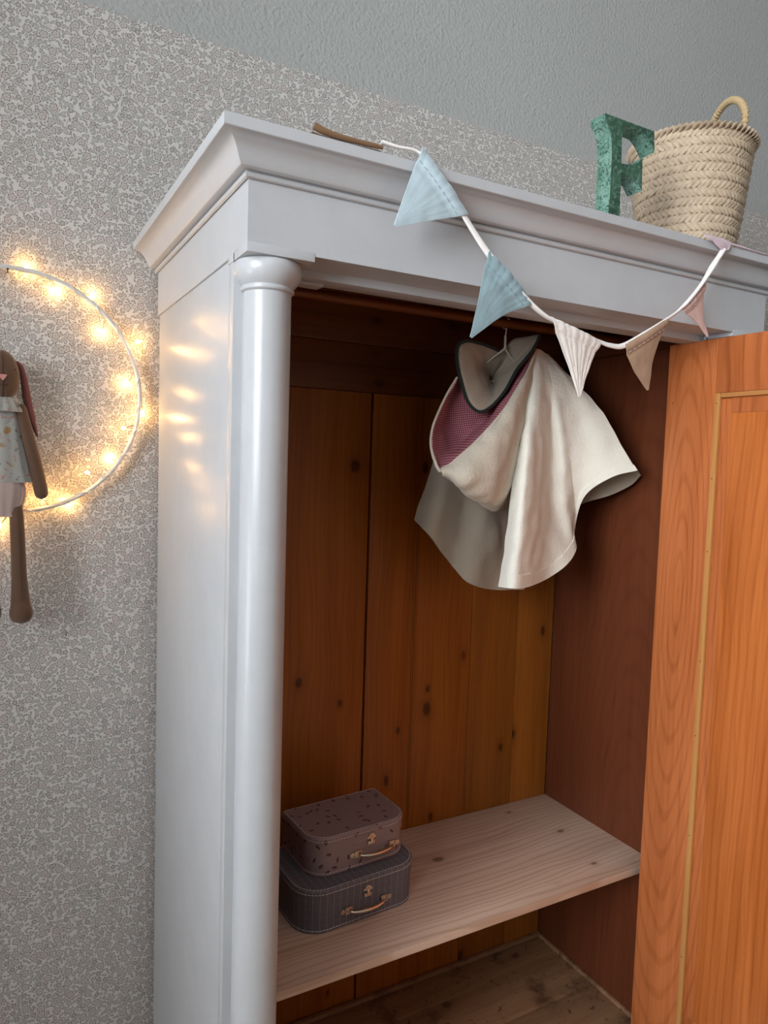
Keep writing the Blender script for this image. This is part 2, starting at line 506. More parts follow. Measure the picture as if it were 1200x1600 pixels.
def mesh(name, verts, faces, mat, parent=None, smooth=True, angle=40, local=False, uvs=None, kind=None, label=None):
    """verts in world coordinates unless local; one mesh object, child of parent."""
    org = origin(parent) if not local else Vector((0, 0, 0))
    me = bpy.data.meshes.new(name)
    me.from_pydata([tuple(Vector(v) - org) for v in verts], [], [tuple(f) for f in faces])
    me.update()
    bm = bmesh.new()
    bm.from_mesh(me)
    bmesh.ops.recalc_face_normals(bm, faces=bm.faces)
    if uvs is not None:
        lay = bm.loops.layers.uv.new('UVMap')
        bm.verts.ensure_lookup_table()
        for f in bm.faces:
            for l in f.loops:
                l[lay].uv = uvs[l.vert.index]
    bm.to_mesh(me)
    bm.free()
    if smooth:
        for p_ in me.polygons:
            p_.use_smooth = True
        me.set_sharp_from_angle(angle=math.radians(angle))
    for m in (mat if isinstance(mat, (list, tuple)) else [mat]):
        me.materials.append(m)
    o = bpy.data.objects.new(name, me)
    C.objects.link(o)
    if parent is not None:
        o.parent = parent
        if not local:
            ORG[o.name] = org       # children of this part share the root's origin
    return tag(o, label, None, None, kind)


def boxdata(x0, x1, y0, y1, z0, z1, bev=0.001):
    bm = bmesh.new()
    bmesh.ops.create_cube(bm, size=1.0)
    for v in bm.verts:
        v.co = Vector(((x0 + x1) / 2 + v.co.x * (x1 - x0), (y0 + y1) / 2 + v.co.y * (y1 - y0), (z0 + z1) / 2 + v.co.z * (z1 - z0)))
    if bev:
        bmesh.ops.bevel(bm, geom=bm.edges[:], offset=bev, segments=2, affect='EDGES', profile=0.6)
    vs = [v.co.copy() for v in bm.verts]
    bm.verts.index_update()
    fs = [[v.index for v in f.verts] for f in bm.faces]
    bm.free()
    return vs, fs


def box(name, x0, x1, y0, y1, z0, z1, mat, parent=None, bev=0.001, label=None, local=False):
    vs, fs = boxdata(x0, x1, y0, y1, z0, z1, bev)
    return mesh(name, vs, fs, mat, parent, True, 35, local, label=label)


def joined(*parts):
    V, F = [], []
    for vs, fs in parts:
        k = len(V)
        V += list(vs)
        F += [[i + k for i in f] for f in fs]
    return V, F


def catmull(P, n):
    P = [Vector(p_) for p_ in P]
    if len(P) < 3:
        return [P[0].lerp(P[-1], i / (n - 1)) for i in range(n)]
    d = [0.0]
    for a, b in zip(P, P[1:]):
        d.append(d[-1] + max((b - a).length, 1e-6))
    out = []
    for i in range(n):
        s_ = d[-1] * i / (n - 1)
        k = 0
        while k < len(P) - 2 and s_ > d[k + 1]:
            k += 1
        u = (s_ - d[k]) / (d[k + 1] - d[k])
        p0 = P[k - 1] if k > 0 else P[k] * 2 - P[k + 1]
        p1, p2 = P[k], P[k + 1]
        p3 = P[k + 2] if k + 2 < len(P) else P[k + 1] * 2 - P[k]
        out.append(0.5 * ((2 * p1) + (p2 - p0) * u + (2 * p0 - 5 * p1 + 4 * p2 - p3) * u * u + (3 * p1 - 3 * p2 + p3 - p0) * u ** 3))
    return out


def sweep(P, R, seg=10, flat=(1.0, 1.0), n=None, closed=False, up=(0, 0, 1), twist=0.0, cap=True):
    """tube along points; R one radius or one per point; flat scales the two section axes."""
    if n:
        if not isinstance(R, (int, float)):
            if len(R) == len(P):
                cum = np.concatenate([[0], np.cumsum([max((Vector(b) - Vector(a)).length, 1e-6) for a, b in zip(P, P[1:])])])
                R = list(np.interp(np.linspace(0, cum[-1], n), cum, R))
            else:
                R = list(np.interp(np.linspace(0, len(R) - 1, n), range(len(R)), R))
        P = catmull(P, n)
    P = [Vector(p_) for p_ in P]
    N = len(P)
    R = [R] * N if isinstance(R, (int, float)) else list(R)
    V, F = [], []
    side = None
    for i in range(N):
        tg = (P[(i + 1) % N] - P[i - 1]) if closed else (P[min(i + 1, N - 1)] - P[max(i - 1, 0)])
        tg.normalize()
        if side is None:
            side = Vector(up).cross(tg)
            if side.length < 1e-3:
                side = Vector((1, 0, 0)).cross(tg)
        side = side - tg * side.dot(tg)
        side.normalize()
        b = tg.cross(side)
        a0 = twist * i / max(1, N - 1)
        for j in range(seg):
            a = 2 * PI * j / seg
            sx, sy = math.cos(a) * flat[0] * R[i], math.sin(a) * flat[1] * R[i]
            ca, sa = math.cos(a0), math.sin(a0)
            V.append(P[i] + side * (sx * ca - sy * sa) + b * (sx * sa + sy * ca))
    for i in range(N if closed else N - 1):
        k = (i + 1) % N
        for j in range(seg):
            F.append([i * seg + j, i * seg + (j + 1) % seg, k * seg + (j + 1) % seg, k * seg + j])
    if not closed and cap:
        F.append(list(range(seg))[::-1])
        F.append([(N - 1) * seg + j for j in range(seg)])
    return V, F


def capsule_r(n, r0, r1, cap=0.16):
    """radii that round off both ends"""
    out = []
    for i in range(n):
        s_ = i / (n - 1)
        r = r0 + (r1 - r0) * s_
        e = min(s_, 1 - s_) / cap
        out.append(r * (math.sqrt(max(0.0, 1 - (1 - min(1, e)) ** 2)) * 0.97 + 0.03))
    return out


def lathe(prof, cx, cy, seg=40):
    V, F = [], []
    for r, z in prof:
        for j in range(seg):
            a = 2 * PI * j / seg
            V.append(Vector((cx + r * math.cos(a), cy + r * math.sin(a), z)))
    n = len(prof)
    for i in range(n - 1):
        for j in range(seg):
            F.append([i * seg + j, i * seg + (j + 1) % seg, (i + 1) * seg + (j + 1) % seg, (i + 1) * seg + j])
    F.append(list(range(seg)))
    F.append([(n - 1) * seg + j for j in range(seg)])
    return V, F


def loft(rows, nu, nv):
    R1 = [catmull(r, nu) for r in rows]
    cols = [catmull([R1[i][j] for i in range(len(R1))], nv) for j in range(nu)]
    return [[cols[j][i] for j in range(nu)] for i in range(nv)]


def shell(G, th, ripple=None):
    """grid of points -> closed cloth of thickness th"""
    A = np.array([[list(p_) for p_ in r] for r in G], float)
    nv, nu = A.shape[:2]
    du = np.gradient(A, axis=1)
    dv = np.gradient(A, axis=0)
    nn = np.cross(du, dv)
    nn /= np.maximum(np.linalg.norm(nn, axis=2, keepdims=True), 1e-9)
    if ripple:
        k, amp = ripple
        for i in range(nv):
            for j in range(nu):
                q = Vector(A[i, j]) * k
                A[i, j] += nn[i, j] * amp * noise.noise(q)
    a, b = A + nn * th / 2, A - nn * th / 2
    V = [Vector(p_) for p_ in a.reshape(-1, 3)] + [Vector(p_) for p_ in b.reshape(-1, 3)]
    n = nv * nu
    F = []
    I = lambda i, j: i * nu + j
    for i in range(nv - 1):
        for j in range(nu - 1):
            q = [I(i, j), I(i, j + 1), I(i + 1, j + 1), I(i + 1, j)]
            F.append(q)
            F.append([x + n for x in q[::-1]])
    ring = [I(0, j) for j in range(nu)] + [I(i, nu - 1) for i in range(1, nv)] + [I(nv - 1, j) for j in range(nu - 2, -1, -1)] + [I(i, 0) for i in range(nv - 2, 0, -1)]
    for q, p_ in zip(ring, ring[1:] + ring[:1]):
        F.append([q, q + n, p_ + n, p_])
    return V, F


def ball(c, r, seg=20, rings=12, sc=(1, 1, 1), shape=None):
    V, F = [], []
    for i in range(rings + 1):
        th = PI * i / rings
        for j in range(seg):
            a = 2 * PI * j / seg
            x, y, z = math.sin(th) * math.cos(a), math.sin(th) * math.sin(a), math.cos(th)
            if shape:
                x, y, z = shape(x, y, z)
            V.append(Vector(c) + Vector((x * sc[0], y * sc[1], z * sc[2])) * r)
    for i in range(rings):
        for j in range(seg):
            F.append([i * seg + j, i * seg + (j + 1) % seg, (i + 1) * seg + (j + 1) % seg, (i + 1) * seg + j])
    return V, F


def mesh_clean(name, vf, mat, parent=None, **kw):
    """weld coincident points before linking (poles of balls, tips)"""
    V, F = vf
    bm = bmesh.new()
    vs = [bm.verts.new(v) for v in V]
    for f in F:
        try:
            bm.faces.new([vs[i] for i in f])
        except ValueError:
            pass
    bmesh.ops.remove_doubles(bm, verts=bm.verts[:], dist=1e-6)
    bmesh.ops.dissolve_degenerate(bm, edges=bm.edges[:], dist=1e-7)
    bm.verts.index_update()
    V = [v.co.copy() for v in bm.verts]
    F = [[v.index for v in f.verts] for f in bm.faces]
    bm.free()
    return mesh(name, V, F, mat, parent, **kw)


# ------------------------------------------------------------------ room
def struct(o):
    o['kind'] = 'structure'
    return o


WPTOP = TOP + 0.516        # where the wallpaper ends
wb = struct(box('wall_back', XL, XR, YB + 0.0015, YB + 0.12, 0, CEIL, M['plaster'], None, 0))
box('wallpaper', XL, XR, YB, YB + 0.0015, 0, WPTOP, M['wallpaper'], wb, 0)
struct(box('floor', XL - 0.1, XR + 0.1, YF - 0.1, YB + 0.12, -0.06, 0, M['floor'], None, 0))
struct(box('ceiling', XL - 0.1, XR + 0.1, YF - 0.1, YB + 0.12, CEIL, CEIL + 0.06, M['ceiling'], None, 0))
struct(box('wall_right', XR, XR + 0.1, YF, YB, 0, CEIL, M['room'], None, 0))
struct(box('wall_front', XL, XR, YF - 0.1, YF, 0, CEIL, M['room'], None, 0))
struct(mesh('wall_left', *joined(boxdata(XL - 0.12, XL, YF, WY0, 0, CEIL, 0), boxdata(XL - 0.12, XL, WY1, VY0, 0, CEIL, 0), boxdata(XL - 0.12, XL, VY1, YB, 0, CEIL, 0),
                                 boxdata(XL - 0.12, XL, WY0, WY1, 0, WZ0, 0), boxdata(XL - 0.12, XL, WY0, WY1, WZ1, CEIL, 0),
                                 boxdata(XL - 0.12, XL, VY0, VY1, 0, VZ0, 0), boxdata(XL - 0.12, XL, VY0, VY1, VZ1, CEIL, 0)), M['room'], None, False))
for name, y0, y1, z0, z1 in (('window_1', WY0, WY1, WZ0, WZ1), ('fill_window', VY0, VY1, VZ0, VZ1)):  # the second, smaller window is added as a fill source, out of view
    ym = (y0 + y1) / 2
    wf = struct(mesh(name, *joined(boxdata(XL - 0.10, XL - 0.04, y0, y0 + 0.05, z0, z1), boxdata(XL - 0.10, XL - 0.04, y1 - 0.05, y1, z0, z1),
                                   boxdata(XL - 0.10, XL - 0.04, y0 + 0.05, y1 - 0.05, z0, z0 + 0.05), boxdata(XL - 0.10, XL - 0.04, y0 + 0.05, y1 - 0.05, z1 - 0.05, z1),
                                   boxdata(XL - 0.09, XL - 0.05, ym - 0.02, ym + 0.02, z0 + 0.05, z1 - 0.05)), M['paint'], None, True, 35))
    for a, b in ((y0 + 0.05, ym - 0.02), (ym + 0.02, y1 - 0.05)):
        box('pane', XL - 0.072, XL - 0.068, a, b, z0 + 0.05, z1 - 0.05, M['glass'], wf, 0)

# ------------------------------------------------------------------ wardrobe
W, D = 1.17, 0.615
T = TOP
wr = empty('wardrobe', (W / 2, D / 2, 0), 'tall pale grey painted wardrobe with a column, moulded cornice and open reddish wood door', 'wardrobe')
# cornice, mitred round three sides
prof = [(-0.03, 0.0), (0.0, 0.0), (0.0025, -0.0015), (0.0055, 0.0), (0.0068, 0.003), (0.0058, 0.006), (0.003, 0.0078), (0.004, 0.0088), (0.008, 0.0085), (0.0125, 0.0086),
        (0.0160, 0.0100), (0.0185, 0.0130), (0.0208, 0.0175), (0.0235, 0.0235), (0.0270, 0.0300), (0.0315, 0.0355), (0.0370, 0.0395), (0.0430, 0.0415), (0.0490, 0.0420),
        (0.0500, 0.0430), (0.0500, 0.0575), (0.0490, 0.0588), (-0.03, 0.0590)]
V, F = [], []
for o_, z in prof:
    V += [Vector((-o_, D + 0.01, T + z)), Vector((-o_, -o_, T + z)), Vector((W + o_, -o_, T + z)), Vector((W + o_, D + 0.01, T + z))]
n = len(prof)
for i in range(n):
    k = (i + 1) % n
    for j in range(3):
        F.append([i * 4 + j, i * 4 + j + 1, k * 4 + j + 1, k * 4 + j])
F.append([i * 4 for i in range(n)])
F.append([i * 4 + 3 for i in range(n)])
mesh('cornice', V, F, M['paint_x'], wr, True, 28)
box('top_board', 0.03, W - 0.03, 0.03, D, T + 0.045, T + 0.0575, M['paint_x'], wr)
# chipped lath on the cornice
P = [at(388, 173, -0.035), at(402, 174, -0.035), at(425, 179, -0.035), at(436, 185, -0.035)]
V, F = [], []
for p_ in P:
    for dy in (0.0, 0.03):
        V += [Vector((p_.x, p_.y + dy, T + 0.059)), Vector((p_.x, p_.y + dy, min(max(p_.z, T + 0.0600), T + 0.0635)))]
for i in range(3):
    a, b = i * 4, i * 4 + 4
    F += [[a, a + 1, b + 1, b], [a + 2, b + 2, b + 3, a + 3], [a + 1, a + 3, b + 3, b + 1], [a, b, b + 2, a + 2]]
F += [[0, 2, 3, 1], [12, 13, 15, 14]]
mesh('lath_splinter', V, F, M['paint_x'], wr, False)
# frieze
U = [(0, D), (0, 0), (W, 0), (W, D), (W - 0.03, D), (W - 0.03, 0.069), (0.03, 0.069), (0.03, D)]
V = [Vector((x, y, T - (0.0875 if y > 0.5 else 0.092))) for x, y in U] + [Vector((x, y, T)) for x, y in U]
mesh('frieze', V, [list(range(8)), list(range(8, 16))] + [[i, (i + 1) % 8, 8 + (i + 1) % 8, 8 + i] for i in range(8)], M['paint_x'], wr, False)
for x0, x1 in ((-0.0005, 0.103), (W - 0.104, W + 0.0005)):
    mesh('corner_block', *joined(boxdata(x0, x1, -0.0006, 0.0645, T - 0.1, T - 0.0865, 0.0006), boxdata(x0, x0 + 0.02 if x0 < 0.1 else x1, 0.06, 0.0915, T - 0.1, T - 0.0885, 0.0006)), M['paint_x'], wr)
box('head_rail', 0.03, W - 0.03, 0.0692, 0.113, T - 0.1055, T - 0.03, M['paint_x'], wr, 0.0008)
mesh('door_stop', *boxdata(0.10, 0.156, 0.086, 0.113, T - 0.1115, T - 0.1056, 0.0018), M['paint_x'], wr)
box('side_lip', -0.0012, 0.02, 0.0925, D, T - 0.0925, T - 0.0885, M['paint'], wr, 0.0008)
# columns
for cx in (0.0485, W - 0.0485):
    pr = [(0.030, -0.1001), (0.046, -0.1001), (0.0490, -0.1025), (0.0505, -0.1075), (0.0508, -0.1130), (0.0498, -0.1190), (0.0475, -0.1250), (0.0440, -0.1305), (0.0405, -0.1345),
          (0.0385, -0.1365), (0.0385, -0.1375), (0.0396, -0.1385), (0.0400, -0.1405), (0.0396, -0.1425), (0.0388, -0.1435), (0.0384, -0.1436), (0.0360, -0.1455)]
    mesh('capital', *lathe([(r, T + z) for r, z in pr], cx, 0.05, 56), M['paint'], wr, True, 30)
    mesh('column', *lathe([(0.0358, T - 0.144), (0.0358, T - 0.5), (0.0362, T - 1.0), (0.0364, T - 1.4), (0.0364, T - 1.70)], cx, 0.05, 56), M['paint'], wr, True, 30)
    pr = [(0.0364, -1.6995), (0.044, -1.702), (0.047, -1.712), (0.044, -1.722), (0.050, -1.726), (0.050, -1.8405)]
    mesh('column_base', *lathe([(r, T + z) for r, z in pr], cx, 0.05, 48), M['paint'], wr, True, 30)
for x0, x1 in ((0.0, 0.092), (W - 0.092, W)):
    box('pilaster', x0, x1, 0.0645, 0.086, T - 1.84, T - 0.1001, M['paint'], wr, 0.0012)
box('side_panel', 0.0022, 0.028, 0.0862, D - 0.008, T - 1.84, T - 0.0925, M['paint'], wr, 0.0012)
box('side_panel', W - 0.020, W - 0.0022, 0.0862, D - 0.008, T - 1.84, T - 0.0925, M['paint'], wr, 0.0012)
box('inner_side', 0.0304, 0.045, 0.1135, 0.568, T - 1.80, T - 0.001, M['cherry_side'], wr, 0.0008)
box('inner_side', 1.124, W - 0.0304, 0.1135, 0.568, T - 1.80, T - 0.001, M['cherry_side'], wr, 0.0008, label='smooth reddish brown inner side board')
# plinth with one drawer below the doors
box('plinth', 0, W, 0.0, D - 0.008, 0.10, T - 1.842, M['paint_x'], wr, 0.004)
for x0 in (0.04, W - 0.12):
    for y0 in (0.03, D - 0.11):
        mesh('foot', *lathe([(0.026, 0.0), (0.036, 0.03), (0.042, 0.06), (0.036, 0.085), (0.034, 0.0999)], x0 + 0.04, y0 + 0.04, 24), M['paint'], wr, True, 40)
# back: upright boards, two boards across above them
xs = [0.046, 0.272, 0.5065, 0.6425, 0.8315, 0.9915, 1.1235]
for i, (a, b) in enumerate(zip(xs, xs[1:])):
    dy = (0.002, 0.0035, 0.0, 0.0008, 0.0004, -0.001)[i]
    g = 0.0022 if i == 2 else 0.0006
    box('plank', a + g, b - (0.0022 if i == 1 else 0.0006), 0.570 + dy, 0.585 + dy, T - 1.80, T - 0.223, M['pine_back'], wr, 0.0014)
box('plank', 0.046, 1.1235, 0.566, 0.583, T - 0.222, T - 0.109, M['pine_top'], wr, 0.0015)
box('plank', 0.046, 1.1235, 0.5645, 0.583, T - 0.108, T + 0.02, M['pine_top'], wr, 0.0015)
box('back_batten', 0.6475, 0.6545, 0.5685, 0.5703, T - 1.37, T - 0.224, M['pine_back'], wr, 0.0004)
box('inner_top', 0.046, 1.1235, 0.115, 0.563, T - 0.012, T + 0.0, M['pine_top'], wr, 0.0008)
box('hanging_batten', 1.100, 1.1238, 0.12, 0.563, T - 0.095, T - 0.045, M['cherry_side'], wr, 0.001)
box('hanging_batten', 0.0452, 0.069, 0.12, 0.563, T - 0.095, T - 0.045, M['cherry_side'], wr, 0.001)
RAILY, RAILZ = 0.36, T - 0.058
mesh('hanging_rail', *sweep([(0.069, RAILY, RAILZ), (1.100, RAILY, RAILZ)], 0.0105, 16), M['pine_top'], wr)
# floor of the cupboard: rough boards
ys = [0.0875, 0.205, 0.338, 0.468, 0.566]
for a, b in zip(ys, ys[1:]):
    if a == 0.338:
        box('floor_board', 0.0455, 0.505, a + 0.0008, b - 0.0008, T - 1.8195, T - 1.80, M['dirty_pine'], wr, 0.0015)
        box('floor_board', 0.508, 1.1235, a + 0.0008, b - 0.0008, T - 1.8195, T - 1.80, M['dirty_pine'], wr, 0.0015)
    else:
        box('floor_board', 0.0455, 1.1235, a + 0.0008, b - 0.0008, T - 1.8195, T - 1.7995, M['dirty_pine'], wr, 0.0015)
box('floor_bead', 0.0455, 1.113, 0.556, 0.5685, T - 1.799, T - 1.789, M['dirty_pine'], wr, 0.002)
box('floor_bead', 1.1145, 1.1238, 0.0875, 0.5685, T - 1.799, T - 1.789, M['dirty_pine'], wr, 0.002)
# shelf
SH = T - 1.362
box('shelf', 0.0455, 1.1238, 0.166, 0.5685, SH - 0.018, SH, M['raw_pine'], wr, 0.0012, label='pale untreated knotty pine shelf board')
for x0, x1 in ((0.0453, 0.063), (1.106, 1.1236)):
    box('shelf_support', x0, x1, 0.2, 0.565, SH - 0.045, SH - 0.0182, M['cherry_side'], wr, 0.001)

# door, standing open at a right angle
DX = 1.05                      # inner face
DY0, DY1 = -0.80, 0.147        # free edge, pivot edge
DZ1, DZ0 = T - 0.104, T - 1.775
door = box('door', DX + 0.006, DX + 0.020, DY0 + 0.001, DY1 - 0.001, DZ0 + 0.001, DZ1 - 0.001, M['cherry_rail'], wr, 0.0005, label='open reddish brown panelled door')
SW, RW = 0.126, 0.117          # stile and rail width
box('stile', DX, DX + 0.026, DY1 - SW, DY1, DZ0, DZ1, M['cherry_stile'], door, 0.0012, label='door stile with tall arched grain')
box('stile', DX, DX + 0.026, DY0, DY0 + SW, DZ0, DZ1, M['cherry_stile'], door, 0.0012)
box('rail', DX + 0.0002, DX + 0.026, DY0 + SW + 0.0004, DY1 - SW - 0.0006, DZ1 - RW, DZ1, M['cherry_rail'], door, 0.0010)
box('rail', DX + 0.0002, DX + 0.026, DY0 + SW + 0.0004, DY1 - SW - 0.0006, DZ0, DZ0 + RW, M['cherry_rail'], door, 0.0010)
ya, yb, za, zb = DY0 + SW, DY1 - SW, DZ0 + RW, DZ1 - RW
mw = 0.0135


def bead(y0, y1, z0, z1):       # rounded stop
    return boxdata(DX - 0.0035, DX + 0.007, y0, y1, z0, z1, 0.003)


mesh('moulding', *bead(yb - mw, yb - 0.0004, za, zb - 0.0002), M['cherry_mould'], door, label='honey coloured nailed bead')
mesh('moulding', *bead(ya + 0.0004, ya + mw, za, zb), M['cherry_mould'], door, label='honey coloured nailed bead')
mesh('moulding', *bead(ya + mw, yb - mw - 0.0002, zb - mw * 0.8, zb - 0.0004), M['cherry_mould_h'], door, label='honey coloured nailed bead')
mesh('moulding', *bead(ya + mw, yb - mw - 0.0002, za + 0.0004, za + mw), M['cherry_mould_h'], door, label='honey coloured nailed bead')
bw = 0.024
yc0, yc1, zc0, zc1 = ya + mw + bw, yb - mw - bw, za + mw + bw, zb - mw - bw * 1.25
box('panel', DX + 0.0046, DX + 0.0065, yc0, yc1, zc0, zc1, M['cherry_panel'], door, 0.0003, label='tall door panel with straight reddish grain')
box('panel_border', DX + 0.0048, DX + 0.0065, yc1 + 0.0004, yb - mw, zc0, zb - mw, M['cherry_stile'], door, 0.0003)
box('panel_border', DX + 0.0048, DX + 0.0065, ya + mw, yc0 - 0.0004, zc0, zb - mw, M['cherry_stile'], door, 0.0003)
box('panel_border', DX + 0.0048, DX + 0.0065, yc0, yc1, zc1 + 0.0004, zb - mw * 0.8, M['cherry_rail'], door, 0.0003)
box('panel_border', DX + 0.0048, DX + 0.0065, yc0, yc1, za + mw, zc0 - 0.0004, M['cherry_rail'], door, 0.0003)
for py in (630, 748, 862, 1033, 1149, 1304, 1492):      # nails in the bead
    q = atx(1118 - 0.0705 * (py - 615) + 5, py, DX - 0.0035)
    mesh('nail', *sweep([(DX - 0.0038, yb - mw * 0.5, q.z), (DX - 0.0010, yb - mw * 0.5, q.z)], 0.0013, 8), M['black_nail'], door)
q = atx(1051, 630, DX)
mesh('nail', *sweep([(DX - 0.0004, q.y, q.z), (DX + 0.003, q.y, q.z)], 0.0013, 8), M['black_nail'], door)
box('pivot_plate', DX + 0.004, DX + 0.022, 0.09, 0.14, DZ1, T - 0.1001, M['brass_dark'], wr, 0.0004)
box('pivot_plate', DX + 0.004, DX + 0.022, 0.09, 0.14, T - 1.7994, DZ0, M['brass_dark'], wr, 0.0004)

# ------------------------------------------------------------------ letter
LY = 0.012
fo = [(944, 177.5), (1021, 206), (1021.3, 239), (1014, 221), (1005, 208.5), (994, 203.5), (972, 197.5), (970.5, 220), (969.5, 256), (986, 258.5), (996, 254), (1002.5, 247.5), (1001.5, 299),
      (994, 283), (985, 276), (976, 272), (969, 270.5), (967, 331)]
pts = [at(x, y, LY) for x, y in fo]
zb_ = T + 0.0591
xr = pts[-1].x
xl = at(954, 240, LY).x
pts += [Vector((xr + 0.001, LY, zb_ + 0.016)), Vector((xr + 0.016, LY, zb_ + 0.006)), Vector((xr + 0.016, LY, zb_)), Vector((xl - 0.016, LY, zb_)),
        Vector((xl - 0.016, LY, zb_ + 0.006)), Vector((xl - 0.001, LY, zb_ + 0.016)), at(952, 300, LY), at(954.5, 240, LY), at(954.2, 214, LY), at(950, 200, LY), at(944.5, 187, LY)]
# straighten: outline in the letter's own plane, front face flat, thick sides
LT = 0.034
lt = empty('letter', (sum(p_.x for p_ in pts) / len(pts), LY + LT / 2, zb_), 'green patinated letter F standing on the wardrobe beside the straw basket', 'letter')
cx = sum(p_.x for p_ in pts) / len(pts)
bm = bmesh.new()
f0 = bm.faces.new([bm.verts.new((p_.x, LY, p_.z)) for p_ in pts])
bmesh.ops.recalc_face_normals(bm, faces=[f0])
if f0.normal.y > 0:
    bmesh.ops.reverse_faces(bm, faces=[f0])
ret = bmesh.ops.inset_region(bm, faces=[f0], thickness=0.0022, depth=0.0)
for v in f0.verts:
    v.co.y -= 0.0022
rim = [e for e in bm.edges if e.is_boundary]
r = bmesh.ops.extrude_edge_only(bm, edges=rim)
nv = [v for v in r['geom'] if isinstance(v, bmesh.types.BMVert)]
for v in nv:
    v.co.y = LY + LT
bmesh.ops.contextual_create(bm, geom=[e for e in bm.edges if e.is_boundary])
bmesh.ops.triangulate(bm, faces=[f for f in bm.faces if len(f.verts) > 4])
bm.normal_update()
bm.verts.index_update()
front = ([], [])
side = ([], [])
vs_ = [v.co.copy() for v in bm.verts]
fs_ = [[v.index for v in f.verts] for f in bm.faces if f.normal.y < -0.3]
gs_ = [[v.index for v in f.verts] for f in bm.faces if f.normal.y >= -0.3]
bm.free()


def sub(vs, fs):
    used = sorted({i for f in fs for i in f})
    mp = {k: i for i, k in enumerate(used)}
    return [vs[i] for i in used], [[mp[i] for i in f] for f in fs]


mesh('letter_face', *sub(vs_, fs_), M['patina'], lt, False)
mesh('letter_sides', *sub(vs_, gs_), M['patina_pale'], lt, False, label='speckled pale green sides')

# ------------------------------------------------------------------ straw basket
BY = 0.155
b1, b2 = at(985, 330, BY), at(1140, 362, BY)
t1, t2 = at(973, 243, BY), at(1166, 250, BY)
bcx = (b1.x + b2.x + t1.x + t2.x) / 4 + 0.012
ct = math.cos(math.atan2(bcx - CAM[0], BY - CAM[1]))
R1 = (t2.x - t1.x) / 2 * ct * 1.02
R0 = (b2.x - b1.x) / 2 * ct * 1.04
zt = at(1068, 232, BY).z
BZ = T + 0.0592
R0b = R0 * 0.86
bk = empty('basket', (bcx, BY, BZ), 'round woven straw basket with a looped handle on top of the wardrobe', 'basket')
H = zt - BZ


def brad(s_):
    return R0b + (R1 - R0b) * (min(1.0, s_) ** 0.75)


pr = [(0.002, BZ + 0.001), (R0b * 0.95, BZ + 0.001)] + [(brad(s_ / 10) - 0.005, BZ + 0.004 + (H - 0.004) * s_ / 10) for s_ in range(11)]
pr += [(brad(s_ / 10) - 0.009, BZ + 0.004 + (H - 0.004) * s_ / 10) for s_ in range(10, -1, -1)] + [(0.002, BZ + 0.005)]
mesh('lining', *lathe(pr, bcx, BY, 48), M['straw_dark'], bk, True, 60)
rows = 16
V, F = [], []
for i in range(rows):
    s0 = (i + 0.5) / rows
    ncol = int(2 * PI * brad(s0) / 0.0118)
    for j in range(ncol):
        a = 2 * PI * (j + 0.5 * (i % 2) + random.uniform(-0.12, 0.12)) / ncol
        rr = brad(s0)
        sl = (1 if i % 2 else -1) * 0.70 + random.uniform(-0.09, 0.09)
        L_, Wd, Th = 0.0150, 0.0056, 0.0052
        e_t = Vector((-math.sin(a), math.cos(a), 0))
        e_n = Vector((math.cos(a), math.sin(a), 0))
        e_u = Vector((0, 0, 1))
        d1 = e_t * math.cos(sl) + e_u * math.sin(sl)
        d2 = e_u * math.cos(sl) - e_t * math.sin(sl)
        c = Vector((bcx, BY, BZ + 0.004 + (H - 0.006) * s0)) + e_n * (rr - 0.003 + random.uniform(-0.0006, 0.0006))
        k = len(V)
        dip = 0.0028
        V += [c - d1 * L_ - e_n * dip + d2 * Wd * .45, c - d1 * L_ - e_n * dip - d2 * Wd * .45,
              c + d2 * Wd, c + e_n * Th, c - d2 * Wd, c - e_n * 0.001,
              c + d1 * L_ - e_n * dip + d2 * Wd * .45, c + d1 * L_ - e_n * dip - d2 * Wd * .45]
        F += [[k, k + 2, k + 3], [k, k + 3, k + 1], [k + 1, k + 3, k + 4], [k + 2, k + 6, k + 3], [k + 3, k + 6, k + 7], [k + 3, k + 7, k + 4], [k, k + 1, k + 4, k + 5], [k, k + 5, k + 2], [k + 5, k + 4, k + 7], [k + 5, k + 7, k + 6, k + 2]]
mesh('weave', V, F, M['straw'], bk, True, 50, kind='stuff')
# plaited rim: slanting wraps round the edge
V, F = [], []
for i in range(64):
    a = 2 * PI * i / 64
    c = Vector((bcx + (R1 - 0.003) * math.cos(a), BY + (R1 - 0.003) * math.sin(a), zt + 0.001))
    a2 = a + 0.17
    c2 = Vector((bcx + (R1 - 0.003) * math.cos(a2), BY + (R1 - 0.003) * math.sin(a2), zt + 0.001))
    n_ = Vector((math.cos(a), math.sin(a), 0))
    p0 = c + n_ * 0.0045 + Vector((0, 0, -0.010))
    p1 = c.lerp(c2, 0.5) + n_ * 0.003 + Vector((0, 0, 0.0020))
    p2 = c2 - n_ * 0.006 + Vector((0, 0, -0.006))
    v_, f_ = sweep([p0, p0.lerp(p1, .5) + n_ * 0.003, p1, p1.lerp(p2, .5), p2], [0.0034, 0.0066, 0.0070, 0.0064, 0.0034], 6, (1.0, 0.5))
    k = len(V)
    V += v_
    F += [[x + k for x in f] for f in f_]
mesh('rim', V, F, M['straw'], bk, True, 50)


def rope(P, r, seg, wraps, n):
    """cord wrapped handle: a tube whose radius ripples along it"""
    Q = catmull(P, n)
    return sweep(Q, [r * (1 + 0.2 * math.sin(2 * PI * wraps * i / (n - 1))) for i in range(n)], seg)


# rounded loop standing on the rim
ha, hb = at(1105, 221, BY + 0.0), at(1153, 226, BY + 0.0)
ang1 = -0.62
hp = []
aim = [(1104, 226), (1107, 210), (1117, 186), (1130, 166), (1144, 156.5), (1157, 160), (1164, 174), (1163, 196), (1156, 222)]
